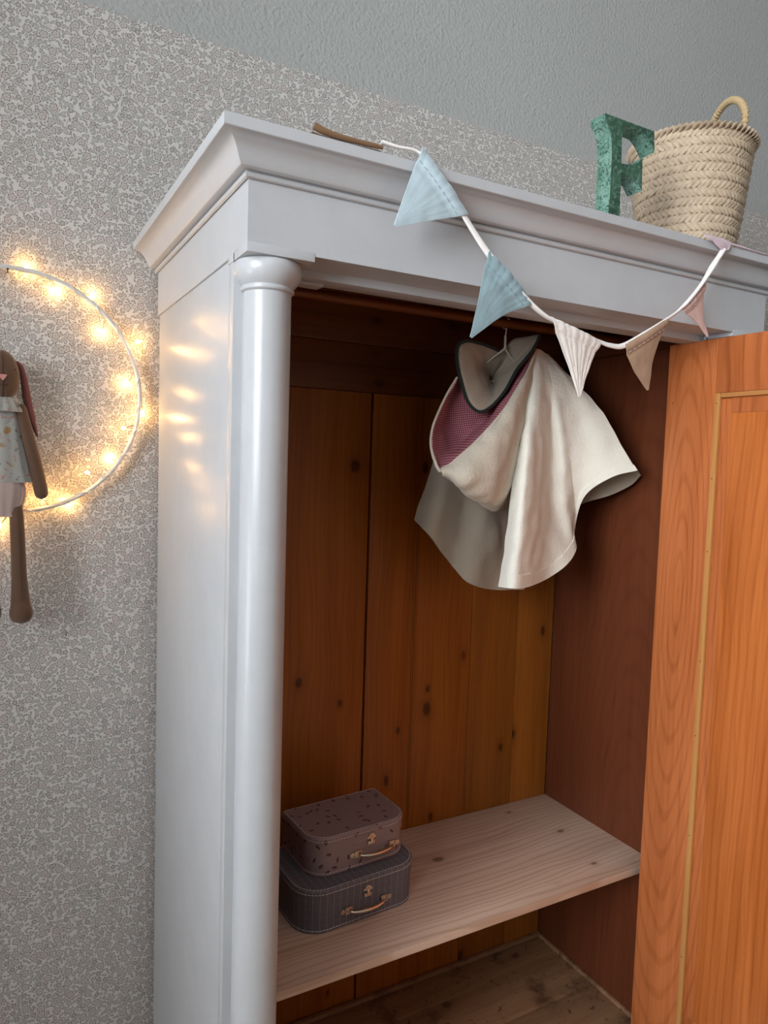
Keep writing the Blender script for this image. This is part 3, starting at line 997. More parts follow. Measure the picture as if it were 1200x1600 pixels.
# the loop stands in an upright plane that touches the rim on the near right side
th0, th1 = -0.95, -0.15
e0 = Vector((bcx + R1 * math.cos(th0), BY + R1 * math.sin(th0), 0))
e1 = Vector((bcx + R1 * math.cos(th1), BY + R1 * math.sin(th1), 0))
nrm = (e1 - e0).cross(Vector((0, 0, 1))).normalized()
for x, y in aim:
    d = Vector(ray(x, y))
    tt = (e0 - Vector((CAM[0], CAM[1], 0))).dot(nrm) / d.dot(nrm)
    hp.append(Vector(CAM) + d * tt)
mesh('handle', *rope(hp, 0.0075, 12, 30, 240), M['sisal'], bk, True, 80)

# ------------------------------------------------------------------ bunting
BU = -0.058
bt = empty('bunting', (at(900, 515, BU).x, BU, at(900, 515, BU).z), 'fabric bunting with blue, cream, tan and pink pennants draped over the wardrobe cornice', 'bunting')


def flag(name, tl, tr, tip, mat, Y=BU, sideL=(0, 0), sideR=(0, 0), th=0.0022, label=None, dY=(0, 0, 0), rip=(45, 0.0012), stitch=True, gat=(0.0014, 4)):
    TL, TR, TP = at(*tl, Y + dY[0]), at(*tr, Y + dY[1]), at(*tip, Y + dY[2])
    ml = at((tl[0] + tip[0]) / 2 + sideL[0], (tl[1] + tip[1]) / 2 + sideL[1], Y + (dY[0] + dY[2]) / 2)
    mr = at((tr[0] + tip[0]) / 2 + sideR[0], (tr[1] + tip[1]) / 2 + sideR[1], Y + (dY[1] + dY[2]) / 2)
    nv, nu = 26, 31
    Ls, Rs = catmull([TL, ml, TP], nv), catmull([TR, mr, TP + (TR - TL) * 0.03], nv)
    G = []
    for i in range(nv):
        s_ = i / (nv - 1)
        row = []
        for j in range(nu):
            q = Ls[i].lerp(Rs[i], j / (nu - 1))
            # cord channel stands proud, gathers run across the fold
            bulge = 0.0040 * math.exp(-((s_ - 0.08) / 0.07) ** 2) - 0.0012 * math.exp(-((s_ - 0.2) / 0.03) ** 2)
            gather = gat[0] * math.sin(j * 1.55 + 1.3 * math.sin(j * 0.7) + 1.2 * s_) * math.exp(-s_ * gat[1])
            q = q + Vector((0, -1, 0)) * (bulge + gather + 0.004 * math.sin(PI * j / (nu - 1)) * (1 - s_))
            row.append(q)
        G.append(row)
    o = mesh(name, *shell(G, th, rip), mat, bt, True, 60, label=label)
    if stitch:
        A = np.array([[list(q) for q in r_] for r_ in G])
        V, F = [], []
        for i in range(9):
            u0, u1 = (i + 0.2) / 9 * (nu - 1), (i + 0.75) / 9 * (nu - 1)
            row = A[4]
            p0 = Vector([np.interp(u0, range(nu), row[:, k]) for k in range(3)]) + Vector((0, -0.0026, 0))
            p1 = Vector([np.interp(u1, range(nu), row[:, k]) for k in range(3)]) + Vector((0, -0.0026, 0))
            v_, f_ = sweep([p0, p1], 0.0004, 5)
            k = len(V)
            V += v_
            F += [[x + k for x in f] for f in f_]
        mesh('stitching', V, F, M['thread_dim'] if 'blue' in mat.name else M['thread'], o, kind='stuff')
    return o


flag('pennant', (659, 231), (731, 336), (616, 351), M['blue_light'], sideL=(-1, 0), sideR=(0, 1), gat=(0.0005, 3), dY=(0, 0, 0.0), label='pale blue pennant')
flag('pennant', (762, 391), (833, 474), (735, 526), M['blue_teal'], sideL=(1, 0), sideR=(0, -6), gat=(0.0010, 4), dY=(0.0, 0.0, 0.016), label='dusty blue pennant', rip=(45, 0.0016))
flag('pennant', (859, 495), (938, 534), (904, 619), M['cream'], sideL=(1, 0), sideR=(-1, 0), dY=(0, 0, 0.01), label='crinkled cream pennant', rip=(45, 0.001), gat=(0.0009, 0.7))
flag('pennant', (974, 539), (1044, 496), (1011, 610), M['tan'], sideL=(-3, 2), sideR=(-5, 0), gat=(0.0005, 4), dY=(0, 0, 0.01), label='tan pennant')
flag('pennant', (1063, 484), (1101, 441), (1105, 527), M['pink'], sideL=(3, -3), sideR=(-5, 6), dY=(0.0, 0.006, 0.012), label='pale pink pennant')
cord = [(596, 222, -0.046), (622, 230, -0.052), (657, 240, -0.056), (694, 285, BU - .002), (728, 342, BU), (760, 392, BU), (797, 440, BU - .002), (834, 479, BU), (862, 500, BU), (900, 517, BU - .002), (937, 534, BU),
        (955, 540, BU), (975, 540, BU), (1010, 520, BU - .002), (1044, 498, BU), (1062, 484, BU), (1081, 463, BU - .003), (1099, 440, BU), (1112, 417, -0.060), (1122, 403, -0.060), (1131, 389, -0.058)]
mesh('cord', *sweep([at(*c_) for c_ in cord], 0.0052, 10, (1.0, 0.5), n=150, twist=7.0), M['tape'], bt, True, 70, label='white cotton tape')
# rolled pink casing along the last hanging pennant
mesh('casing', *sweep([at(1061, 484, BU - .004), at(1072, 474, BU - .006), at(1088, 455, BU - .006), at(1103, 434, BU - .006), at(1116, 414, -.064), at(1124, 402, -.064)], [0.003, 0.005, 0.0046, 0.005, 0.0058, 0.0035], 10, (1, 0.7), n=40), M['tape'], bt, True, 70)
# brown pennant lying on the cornice, seen on edge
E_ = [at(490, 190, -0.043), at(503, 199, -0.044), at(530, 207, -0.045), at(560, 213, -0.046), at(580, 218, -0.047), at(597, 223.5, -0.048)]
for e_ in E_:
    e_.z = T + 0.0645 + (0.007 if e_ is E_[0] else 0.003 if e_ is E_[1] else 0.0)
G = []
for i, s_ in enumerate(np.linspace(0, 1, 24)):
    q = catmull(E_, 24)[i]
    wd = 0.085 * (1 - s_) + 0.012
    row = []
    for j in range(8):
        u = j / 7
        row.append(Vector((q.x - 0.01 * u, q.y + 0.004 + wd * u, T + 0.0612 + max(0.0, q.z - 0.002 - T - 0.0612) * max(0.0, 1 - u * 5) * 0.6)))
    G.append(row)
mesh('pennant', *shell(G, 0.0022), M['brown'], bt, True, 60, label='brown pennant lying flat on the cornice')
mesh('casing', *sweep([e_ + Vector((0, -0.002, 0.0005)) for e_ in E_], [0.0062, 0.0056, 0.0050, 0.0042, 0.0044, 0.0030], 8, (1, 0.9), n=30), M['brown'], bt, True, 60, label='brown casing')
# lilac pennant folded over the cornice edge
rowsL = [[at(1121, 383, -0.0585), at(1127, 390, -0.0590), at(1138, 391, -0.0585)], [at(1108, 373, -0.0575), at(1123, 379, -0.0585), at(1140, 386, -0.0570)],
         [at(1099, 367.5, -0.052), at(1119, 372.5, -0.053), at(1141, 381.5, -0.052)], [at(1104, 367, -0.040), at(1122, 371, -0.040), at(1142, 380, -0.040)]]
mesh('pennant', *shell(loft(rowsL, 14, 14), 0.0022, (70, 0.002)), M['lilac'], bt, True, 60, label='lilac pink pennant folded over the cornice edge')
tl_ = [[at(1132, 384, -0.0545), at(1160, 393.5, -0.0535), at(1199, 402.5, -0.052)], [at(1134, 379, -0.049), at(1160, 388, -0.049), at(1199, 400.5, -0.050)], [at(1136, 377.5, -0.02), at(1160, 386, -0.02), at(1198, 399, -0.04)]]
for r_ in tl_:
    for q in r_:
        q.z = max(q.z, T + 0.0605)
mesh('pennant_tail', *shell(loft(tl_, 14, 10), 0.002, (70, 0.001)), M['lilac'], bt, True, 60)

# ------------------------------------------------------------------ hanger and cape
hx = at(789, 545, 0.36)
hg = empty('coat_hanger', (hx.x, RAILY, hx.z - 0.03), 'white twisted wire hanger hooked inside the open wardrobe', 'hanger')
neck = Vector((hx.x, RAILY, hx.z + 0.002))
for ph in (0, PI):              # two strands twisted together, then the hook
    P = []
    for i in range(60):
        s_ = i / 59
        z = neck.z + (RAILZ - 0.028 - neck.z) * s_
        P.append(Vector((neck.x + 0.0017 * math.cos(ph + s_ * 26), RAILY + 0.0017 * math.sin(ph + s_ * 26), z)))
    mesh('hanger_neck', *sweep(P, 0.0014, 6), M['white_plastic'], hg)
P = [Vector((neck.x, RAILY, RAILZ - 0.029))]
for i in range(13):
    a = -PI / 2 - 0.2 + (PI * 1.35) * i / 12
    P.append(Vector((neck.x, RAILY + 0.0125 * math.cos(a), RAILZ + 0.0125 * math.sin(a))))
mesh('hook', *sweep(P, 0.0016, 8), M['white_plastic'], hg)
P = [neck, neck + Vector((-0.012, 0, -0.010)), neck + Vector((-0.05, 0.02, -0.045)), neck + Vector((-0.07, 0.03, -0.07)), neck + Vector((0.0, 0.035, -0.075)), neck + Vector((0.10, 0.035, -0.07)), neck + Vector((0.06, 0.02, -0.04)), neck + Vector((0.006, 0, -0.008)), neck]
mesh('shoulder_wire', *sweep(P, 0.0016, 8, n=70), M['white_plastic'], hg)

cp = empty('hooded_cape', (at(800, 720, 0.33).x, 0.33, at(800, 915, 0.3).z), 'cream fleece hooded cape with red gingham hood lining hanging in the wardrobe', 'cape')


def A3(*pts):
    return [at(*p_) for p_ in pts]


# back half of the body, on the left, in the darker beige fleece
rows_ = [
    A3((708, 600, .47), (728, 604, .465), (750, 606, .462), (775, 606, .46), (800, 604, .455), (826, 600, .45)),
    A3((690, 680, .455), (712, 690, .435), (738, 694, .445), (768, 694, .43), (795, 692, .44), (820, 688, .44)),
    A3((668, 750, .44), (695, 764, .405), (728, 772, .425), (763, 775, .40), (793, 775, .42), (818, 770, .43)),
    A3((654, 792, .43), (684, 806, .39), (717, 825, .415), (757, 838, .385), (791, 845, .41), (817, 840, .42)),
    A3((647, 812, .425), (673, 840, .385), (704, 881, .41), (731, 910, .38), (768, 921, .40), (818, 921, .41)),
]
mesh('back_panel', *shell(loft(rows_, 44, 34), 0.004, (22, 0.006)), M['fleece_beige'], cp, True, 70)
# hem of that half turned to the light at its corner
# inside of the far half, seen under the lifted hem on the right
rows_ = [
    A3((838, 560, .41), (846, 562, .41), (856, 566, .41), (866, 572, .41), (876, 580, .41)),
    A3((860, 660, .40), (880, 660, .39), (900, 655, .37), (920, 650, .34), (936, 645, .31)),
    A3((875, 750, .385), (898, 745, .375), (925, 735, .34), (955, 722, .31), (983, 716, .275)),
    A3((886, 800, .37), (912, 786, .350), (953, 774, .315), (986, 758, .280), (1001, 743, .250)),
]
mesh('far_panel', *shell(loft(rows_, 24, 24), 0.004, (22, 0.003)), M['fleece_beige'], cp, True, 70)
# front half: radial folds from the neck to the wavy hem
hem = [(780, 917, .262), (800, 919, .225), (822, 917, .240), (853, 904, .288), (884, 882, .285), (899, 857, .300), (896, 830, .322), (912, 776, .290), (954, 746, .235), (995, 735, .200)]
mid2 = [(797, 800, .265), (815, 805, .220), (838, 805, .250), (862, 797, .302), (882, 785, .288), (893, 772, .298), (895, 757, .298), (912, 735, .282), (945, 715, .246), (976, 706, .222)]
mid1 = [(808, 700, .285), (824, 700, .245), (843, 698, .268), (862, 695, .306), (876, 689, .286), (886, 682, .288), (893, 673, .287), (907, 660, .282), (925, 648, .268), (941, 645, .262)]
mid0 = [(820, 618, .32), (830, 616, .292), (841, 614, .288), (852, 612, .300), (860, 608, .305), (867, 604, .305), (872, 600, .306), (879, 596, .306), (886, 592, .306), (892, 591, .315)]
topr = [(831, 552, .355), (833, 549, .345), (835, 547, .342), (838, 546, .342), (841, 546, .343), (844, 547, .345), (847, 549, .348), (850, 551, .352), (853, 553, .358), (856, 556, .37)]
G = loft([A3(*topr), A3(*mid0), A3(*mid1), A3(*mid2), A3(*hem)], 72, 60)
mesh('front_panel', *shell(G, 0.0045, (26, 0.0035)), M['fleece'], cp, True, 70)
# turned hem along the lower edge
Gs = [r_ for r_ in G[-4:]]
mesh('hem', *shell([[q + Vector((-0.0006, -0.0030, 0)) for q in r_] for r_ in loft(Gs, 72, 4)], 0.0026), M['fleece'], cp, True, 70)
# hood, bulging toward the room
r0 = [(690, 734, .245), (718, 713, .243), (747, 687, .247), (784, 645, .262), (810, 604, .285), (826, 576, .305), (837, 547, .33)]
r1 = [(690, 738, .238), (722, 728, .222), (757, 704, .225), (792, 655, .245), (813, 610, .275), (826, 578, .30), (837, 548, .33)]
r2 = [(693, 743, .245), (728, 752, .213), (768, 739, .215), (803, 685, .25), (820, 625, .285), (830, 588, .31), (838, 552, .34)]
r3 = [(698, 746, .265), (733, 771, .235), (778, 775, .245), (811, 715, .29), (824, 640, .315), (832, 600, .335), (839, 556, .355)]
r4 = [(703, 747, .30), (740, 781, .285), (782, 796, .31), (815, 745, .345), (826, 650, .355), (834, 605, .37), (840, 560, .38)]
mesh('hood', *shell(loft([A3(*r_) for r_ in (r0, r1, r2, r3, r4)], 56, 26), 0.0045, (30, 0.0045)), M['fleece_hood'], cp, True, 70)
# crease where the hood folds against the body
# lining
Aa = [(720, 590, .335), (722, 600, .335), (727, 622, .33), (747, 645, .325), (770, 632, .325), (802, 588, .333), (836, 541, .345)]
Mm = [(717, 591, .325), (704, 625, .33), (702, 660, .33), (718, 690, .32), (752, 665, .31), (796, 608, .318), (836, 542, .338)]
Bb = [(713, 593, .305), (686, 642, .287), (674, 688, .270), (689, 735, .246), (747, 688, .247), (792, 633, .266), (837, 547, .33)]
Bx = [(714, 592, .312), (693, 637, .305), (685, 677, .295), (697, 715, .275), (749, 676, .275), (793, 618, .29), (836, 543, .335)]
mesh('hood_lining', *shell(loft([A3(*r_) for r_ in (Aa, Mm, Bx, Bb)], 54, 26), 0.0025, (24, 0.004)), M['gingham'], cp, True, 70, label='wine red gingham lining')
rimp = [(714, 590, .307), (699, 615, .297), (686, 642, .286), (676, 668, .276), (673, 694, .268), (679, 719, .255), (690, 736, .244), (718, 714, .242), (747, 688, .246), (784, 646, .261), (810, 605, .284), (826, 577, .304), (837, 548, .329)]
mesh('hood_hem', *sweep([at(*q) for q in rimp], [0.0026] * 5 + [0.0034, 0.004, 0.0042, 0.0042, 0.004, 0.0036, 0.0032, 0.003], 8, n=70), M['fleece_hood'], cp, True, 70)
# neck opening: the inside of the cape, hollow, with a dark green binding
loop = [(715, 541, .325), (727, 533, .335), (745, 536, .350), (762, 541, .362), (779, 548, .372), (790, 541, .374), (803, 530, .368), (820, 527, .352), (844, 524, .332), (834, 544, .318), (821, 561, .309),
        (807, 578, .302), (788, 612, .292), (766, 636, .284), (748, 643, .281), (731, 628, .286), (721, 598, .300), (714, 566, .316)]
lp = catmull([at(*q) for q in loop] + [at(*loop[0])], 73)[:-1]
deep = at(764, 594, 0.432)
V, F = [], []
rings = 14
for i in range(rings):
    s_ = i / (rings - 1)
    for j, q in enumerate(lp):
        e = s_ * 0.97
        p_ = q.lerp(deep, e)
        # bowl: stays near the rim depth, then falls into the crease
        fall = (e ** 1.9) - e
        p_.y += (deep.y - q.y) * fall
        p_.y += 0.006 * noise.noise(p_ * 34) * math.sin(PI * s_)
        V.append(p_)
n = len(lp)
for i in range(rings - 1):
    for j in range(n):
        F.append([i * n + j, i * n + (j + 1) % n, (i + 1) * n + (j + 1) % n, (i + 1) * n + j])
F.append([(rings - 1) * n + j for j in range(n)])
o = mesh('neck_facing', V, F, M['fleece_beige'], cp, True, 80, label='beige inside of the neck')
md = o.modifiers.new('thickness', 'SOLIDIFY')
md.thickness = 0.003
md.offset = 0
bind = loop[4::-1] + loop[:7:-1]
mesh('binding', *sweep([at(q[0], q[1], q[2] - 0.003) for q in bind], 0.0034, 8, n=110), M['green_trim'], cp, True, 70, label='dark green binding round the neck')

# ------------------------------------------------------------------ suitcases


def outline(w_, d_, rf, rb, n=10):
    """plan outline counter-clockwise from the back left; front is -y, origin at the middle"""
    P = []
    for cx_, cy_, r_, a0 in ((-w_ / 2 + rb, d_ / 2 - rb, rb, PI / 2), (-w_ / 2 + rf, -d_ / 2 + rf, rf, PI), (w_ / 2 - rf, -d_ / 2 + rf, rf, 1.5 * PI), (w_ / 2 - rb, d_ / 2 - rb, rb, 0)):
        for i in range(n + 1):
            a = a0 + PI / 2 * i / n
            P.append(Vector((cx_ + r_ * math.cos(a), cy_ + r_ * math.sin(a), 0)))
    return P


def prism(P, prof):
    """prof: (inset, z) list; returns verts, faces, uvs"""
    cxy = sum(P, Vector()) / len(P)
    N = len(P)
    nr = []
    for i in range(N):
        tg = P[(i + 1) % N] - P[i - 1]
        nr.append(Vector((tg.y, -tg.x, 0)).normalized())
    arc = [0.0]
    for i in range(1, N):
        arc.append(arc[-1] + (P[i] - P[i - 1]).length)
    V, F, UV = [], [], []
    for ins, z in prof:
        for i in range(N):
            V.append(P[i] - nr[i] * ins + Vector((0, 0, z)))
            UV.append((arc[i], z))
    for k in range(len(prof) - 1):
        for i in range(N - 1):
            F.append([k * N + i, k * N + i + 1, (k + 1) * N + i + 1, (k + 1) * N + i])
        F.append([k * N + N - 1, k * N, (k + 1) * N, (k + 1) * N + N - 1])
    for z_, k in ((prof[0][1], 0), (prof[-1][1], len(prof) - 1)):
        b = len(V)
        for i in range(N):
            V.append(V[k * N + i].copy())
            UV.append((V[b + i].x + 0.7, V[b + i].y + 0.4))
        F.append([b + i for i in range(N)])
    return V, F, UV, nr


def stitches(P, nr, off, z, length=0.0052, gap=0.0022, r=0.0006, front_only=False):
    V, F = [], []
    N = len(P)
    Q = [P[i] + nr[i] * off for i in range(N)] + [P[0] + nr[0] * off]
    acc = [0.0]
    for a, b in zip(Q, Q[1:]):
        acc.append(acc[-1] + (b - a).length)
    pos = 0.0

    def pt(s_):
        return Vector([np.interp(s_, acc, [q[k] for q in Q]) for k in range(3)])
    while pos + length < acc[-1]:
        p0, p1 = pt(pos), pt(pos + length)
        v_, f_ = sweep([p0 + Vector((0, 0, z)), (p0 + p1) / 2 + Vector((0, 0, z)), p1 + Vector((0, 0, z))], r, 5)
        k = len(V)
        V += v_
        F += [[x + k for x in f] for f in f_]
        pos += length + gap
    return V, F


def suitcase(name, loc, rz, w_, d_, h, rf, mat, label, hx_, hdrop, latch_x):
    root = empty(name, loc, label, 'suitcase', 'small card suitcases stacked on the shelf', rz)
    P = outline(w_, d_, rf, 0.008)
    zl = h * 0.64
    V, F, UV, nr = prism(P, [(0.0026, 0.0), (0.0012, 0.0010), (0.0016, 0.003), (0.0022, 0.004), (0.0022, zl + 0.006)])
    mesh('body', V, F, mat, root, True, 30, True, UV)
    V, F, UV, nr = prism(P, [(0.0010, zl), (0.0004, zl + 0.0006), (0.0004, h - 0.0075), (-0.0006, h - 0.0055), (-0.0008, h - 0.0040), (0.0002, h - 0.0022), (0.0006, h - 0.0016), (0.0022, h - 0.0002), (0.0050, h), (0.0052, h)])
    mesh('lid', V, F, mat, root, True, 30, True, UV)
    st = joined(stitches(P, nr, -0.0040, h + 0.0002), stitches(P, nr, 0.0, h - 0.0085), stitches(P, nr, -0.0016, 0.0058))
    mesh('stitching', *st, M['thread'], root, False, local=True, kind='stuff')
    fy = -d_ / 2
    # handle: arched strip between two hinged plates
    hz = zl * hdrop
    hw = 0.080
    Q = []
    for i in range(17):
        s_ = i / 16
        Q.append(Vector((hx_ - hw / 2 + hw * s_, fy - 0.0045 - 0.0085 * math.sin(PI * s_) ** 0.5, hz - 0.001 - 0.002 * math.sin(PI * s_))))
    ha_ = mesh('handle', *sweep(Q, [0.0040 + 0.0010 * math.sin(PI * i / 16) for i in range(17)], 12, (1.15, 0.75)), M['brassy'], root, True, 60, True, label='shiny metal handle')
    for sx in (-1, 1):
        bx = hx_ + sx * (hw / 2 + 0.004)
        vs1 = boxdata(bx - 0.0085, bx + 0.0085, fy - 0.0008, fy + 0.0016, hz - 0.0075, hz + 0.0075, 0.0006)
        vs2 = boxdata(bx - 0.0085, bx - 0.0070, fy - 0.0024, fy - 0.0006, hz - 0.0075, hz + 0.0075, 0.0004)
        vs3 = boxdata(bx + 0.0070, bx + 0.0085, fy - 0.0024, fy - 0.0006, hz - 0.0075, hz + 0.0075, 0.0004)
        vs5 = boxdata(bx - 0.0085, bx + 0.0085, fy - 0.0024, fy - 0.0006, hz - 0.0075, hz - 0.0062, 0.0004)
        vs6 = boxdata(bx - 0.0085, bx + 0.0085, fy - 0.0024, fy - 0.0006, hz + 0.0062, hz + 0.0075, 0.0004)
        ex = bx + sx * 0.0135
        vs4 = sweep([Vector((ex, fy + 0.0014, hz)), Vector((ex, fy - 0.0010, hz))], 0.0055, 14)
        pl = mesh('handle_plate', *joined(vs1, vs2, vs3, vs4, vs5, vs6), M['brass_dark'], root, True, 40, True)
        for rx in (bx, ex):
            mesh('rivet', *ball((rx, fy - 0.0012, hz), 0.0020, 10, 6, (1, 0.8, 1)), M['brassy'], pl, True, 80, True)
    # latch
    lz = zl + 0.0045
    v1 = sweep([Vector((latch_x, fy + 0.0006, lz + 0.005)), Vector((latch_x, fy - 0.0022, lz + 0.005))], [0.0072, 0.0068], 18, (1, 1))
    v2 = sweep([Vector((latch_x - 0.0085, fy + 0.0006, lz + 0.003)), Vector((latch_x - 0.0085, fy - 0.0016, lz + 0.003))], 0.0026, 10)
    v3 = sweep([Vector((latch_x + 0.0085, fy + 0.0006, lz + 0.003)), Vector((latch_x + 0.0085, fy - 0.0016, lz + 0.003))], 0.0026, 10)
    lt_ = mesh('latch', *joined(v1, v2, v3), M['brass_dark'], root, True, 40, True)
    mesh('latch_tongue', *boxdata(latch_x - 0.0026, latch_x + 0.0026, fy - 0.0042, fy - 0.0016, lz - 0.0095, lz + 0.0045, 0.0008), M['brassy'], lt_, True, 40, True)
    mesh('latch_keeper', *boxdata(latch_x - 0.0085, latch_x + 0.0085, fy - 0.0014, fy + 0.0016, lz - 0.0135, lz - 0.0055, 0.0007), M['brass_dark'], lt_, True, 40, True)
    mesh('rivet', *ball((latch_x, fy - 0.0026, lz + 0.0065), 0.0020, 10, 6, (1, 0.8, 1)), M['brassy'], lt_, True, 80, True)
    return root


LH = 0.092
suitcase('suitcase', (0.366, 0.382, SH + 0.0003), math.radians(3.5), 0.292, 0.200, LH, 0.060, M['slate'], 'slate grey pinstriped suitcase lying under the smaller one', 0.004, 0.56, 0.006)
suitcase('suitcase', (0.381, 0.402, SH + LH + 0.0011), math.radians(3.5), 0.246, 0.158, 0.084, 0.050, M['mauve'], 'small mauve suitcase printed with dark berries on top of the pinstriped one', 0.031, 0.58, 0.020)

# ------------------------------------------------------------------ hoop with fairy lights
HY = YB - 0.022
hoop_px = [(0, 421), (77.5, 436), (132, 459.5), (167, 492), (198, 533), (215, 578), (219, 616), (213, 659), (194, 702), (155, 740), (126, 773), (77.5, 793), (37, 806)]
q = np.array([list(at(a, b, HY)) for a, b in hoop_px])
A_ = np.c_[2 * q[:, 0], 2 * q[:, 2], np.ones(len(q))]
s = np.linalg.lstsq(A_, q[:, 0] ** 2 + q[:, 2] ** 2, rcond=None)[0]
HX, HZ = s[0], s[1]
HR = math.sqrt(s[2] + HX ** 2 + HZ ** 2)
hl = empty('light_hoop', (HX, HY, HZ - HR), 'white ring wound with warm fairy lights hanging on the floral wallpaper', 'light')
P = []
for i in range(96):
    a = 2 * PI * i / 96
    # ring radius as measured along the visible side
    P.append(Vector((HX + HR * math.cos(a), HY, HZ + HR * math.sin(a))))
mesh('ring', *sweep(P, 0.0042, 10, closed=True), M['white_plastic'], hl, True, 70)
P = []
for i in range(420):
    a = 2 * PI * i / 420
    w_ = a * 27
    rr = HR + 0.0052 * math.cos(w_)
    P.append(Vector((HX + rr * math.cos(a), HY + 0.0052 * math.sin(w_), HZ + rr * math.sin(a))))
mesh('cable', *sweep(P, 0.0011, 6, closed=True), M['white_plastic'], hl, True, 70)
bul = [(42, 417, 16, 424), (88, 453, 74, 441), (145, 462, 122, 455), (159.5, 518, 159.5, 497), (216, 534, 196, 529), (199, 599, 208, 577), (222.5, 645, 219, 623), (193, 669, 210, 664),
       (136.5, 738.5, 158, 739), (105, 787, 120, 777), (171, 716, 182, 722), (66, 778, 77, 793), (-1, 822, 16, 812)]
off = [0.006, 0.010, 0.006, 0.006, -0.004, 0.006, 0.002, -0.014, -0.016, 0.010, 0.016, -0.004, -0.004]
for (bx, by, rx_, ry_), dy in zip(bul, off):
    B_ = at(bx, by, HY + dy)
    a = math.atan2(at(rx_, ry_, HY).z - HZ, at(rx_, ry_, HY).x - HX)
    R_ = Vector((HX + HR * math.cos(a), HY, HZ + HR * math.sin(a)))
    dr = (B_ - R_).normalized()
    wv = mesh('bulb_wire', *sweep([R_, R_.lerp(B_, 0.5) + Vector((0.001, 0.001, 0.001)), B_ - dr * 0.004], 0.0012, 6, n=8), M['clear_wire'], hl, True, 70)
    mesh('bulb', *sweep([B_ - dr * 0.0045, B_ - dr * 0.003, B_, B_ + dr * 0.003, B_ + dr * 0.0048], [0.0016, 0.0027, 0.0030, 0.0026, 0.0008], 10), M['led'], hl, True, 70)
for k in range(9):              # the rest of the string, beyond the left edge of the picture
    a = PI * (0.62 + 0.1 * k)
    R_ = Vector((HX + HR * math.cos(a), HY, HZ + HR * math.sin(a)))
    dr = Vector((math.cos(a + (-1) ** k * 1.2), 0.2 * (-1) ** k, math.sin(a + (-1) ** k * 1.2))).normalized()
    B_ = R_ + dr * 0.026
    B_.y = min(B_.y, YB - 0.008)
    mesh('bulb_wire', *sweep([R_, R_.lerp(B_, 0.5), B_ - dr * 0.004], 0.0012, 6), M['clear_wire'], hl, True, 70)
    mesh('bulb', *sweep([B_ - dr * 0.0045, B_ - dr * 0.003, B_, B_ + dr * 0.003, B_ + dr * 0.0048], [0.0016, 0.0027, 0.0030, 0.0026, 0.0008], 10), M['led'], hl, True, 70)
np_ = at(12, 428, HY)
nl = mesh('nail', *sweep([Vector((np_.x, HY - 0.012, HZ + HR - 0.0065)), Vector((np_.x, HY - 0.0105, HZ + HR - 0.0065)), Vector((np_.x, HY - 0.0104, HZ + HR - 0.0065)), Vector((np_.x, YB - 0.001, HZ + HR - 0.0065))], [0.0022, 0.0022, 0.0011, 0.0011], 8), M['black_nail'], None)
tag(nl, 'small dark nail in the floral wall under the top of the light ring', 'nail')

# ------------------------------------------------------------------ rabbit doll sitting in the hoop
DYB = HY - 0.028
dc = at(4, 600, DYB)            # middle of the head
rb = empty('rabbit_doll', (dc.x, DYB, at(26, 803, DYB).z), 'brown fabric rabbit doll in a floral top sitting in the light ring', 'doll')


def D(px, py, dy=0.0):
    return at(px, py, DYB + dy)


def mir(p_):
    return Vector((2 * dc.x - p_.x, p_.y, p_.z))


def egg(x, y, z):
    k = 1.0 - 0.10 * z          # a little fuller at the cheeks
    return x * k, y * k, z


hh = (D(4, 547).z - D(4, 625).z) / 2
hw_ = (D(31, 590).x - dc.x)
hc = Vector((dc.x, DYB, (D(4, 547).z + D(4, 625).z) / 2))
hd = mesh_clean('head', ball(hc, 1.0, 28, 20, (hw_, 0.032, hh), egg), M['doll'], rb, angle=80)
# seam, eyes, nose, mouth on the face
P = []
for i in range(17):
    a = PI * (0.04 + 0.86 * i / 16)
    P.append(hc + Vector((0, -0.0327 * math.sin(a) * (1 - 0.10 * math.cos(a)), hh * math.cos(a))))
mesh('face_seam', *sweep(P, 0.0005, 5), M['dark_thread'], hd)
nz_ = hc.z - hh * 0.16


def face(x, z):
    zz = max(-1, min(1, (z - hc.z) / hh))
    rr = math.sqrt(max(0.0, 1 - zz * zz)) * (1 - 0.10 * zz)
    xx = max(-1, min(1, x / max(1e-6, hw_ * rr)))
    return Vector((hc.x + x, hc.y - 0.032 * rr * math.sqrt(max(0.0, 1 - xx * xx)) - 0.0008, z))


nv_ = [face(-0.0075, nz_ + 0.006), face(0, nz_ + 0.0065), face(0.0075, nz_ + 0.006), face(0.004, nz_ - 0.0005), face(0, nz_ - 0.0055), face(-0.004, nz_ - 0.0005)]
V = nv_ + [v + Vector((0, -0.0016, 0)) for v in nv_]
mesh('nose', V, [[0, 1, 2, 3, 4, 5][::-1], [6, 7, 8, 9, 10, 11]] + [[i, (i + 1) % 6, 6 + (i + 1) % 6, 6 + i] for i in range(6)], M['nose'], hd)
mz = nz_ - 0.013
mesh('mouth', *sweep([face(-0.009, mz + 0.003), face(-0.004, mz - 0.0008), face(0, mz + 0.002), face(0.004, mz - 0.0008), face(0.009, mz + 0.003)], 0.0006, 5, n=15), M['dark_thread'], hd)
for sx in (-1, 1):
    mesh('eye', *ball(face(sx * hw_ * 0.72, hc.z + hh * 0.22), 0.0014, 8, 6), M['dark_thread'], hd)
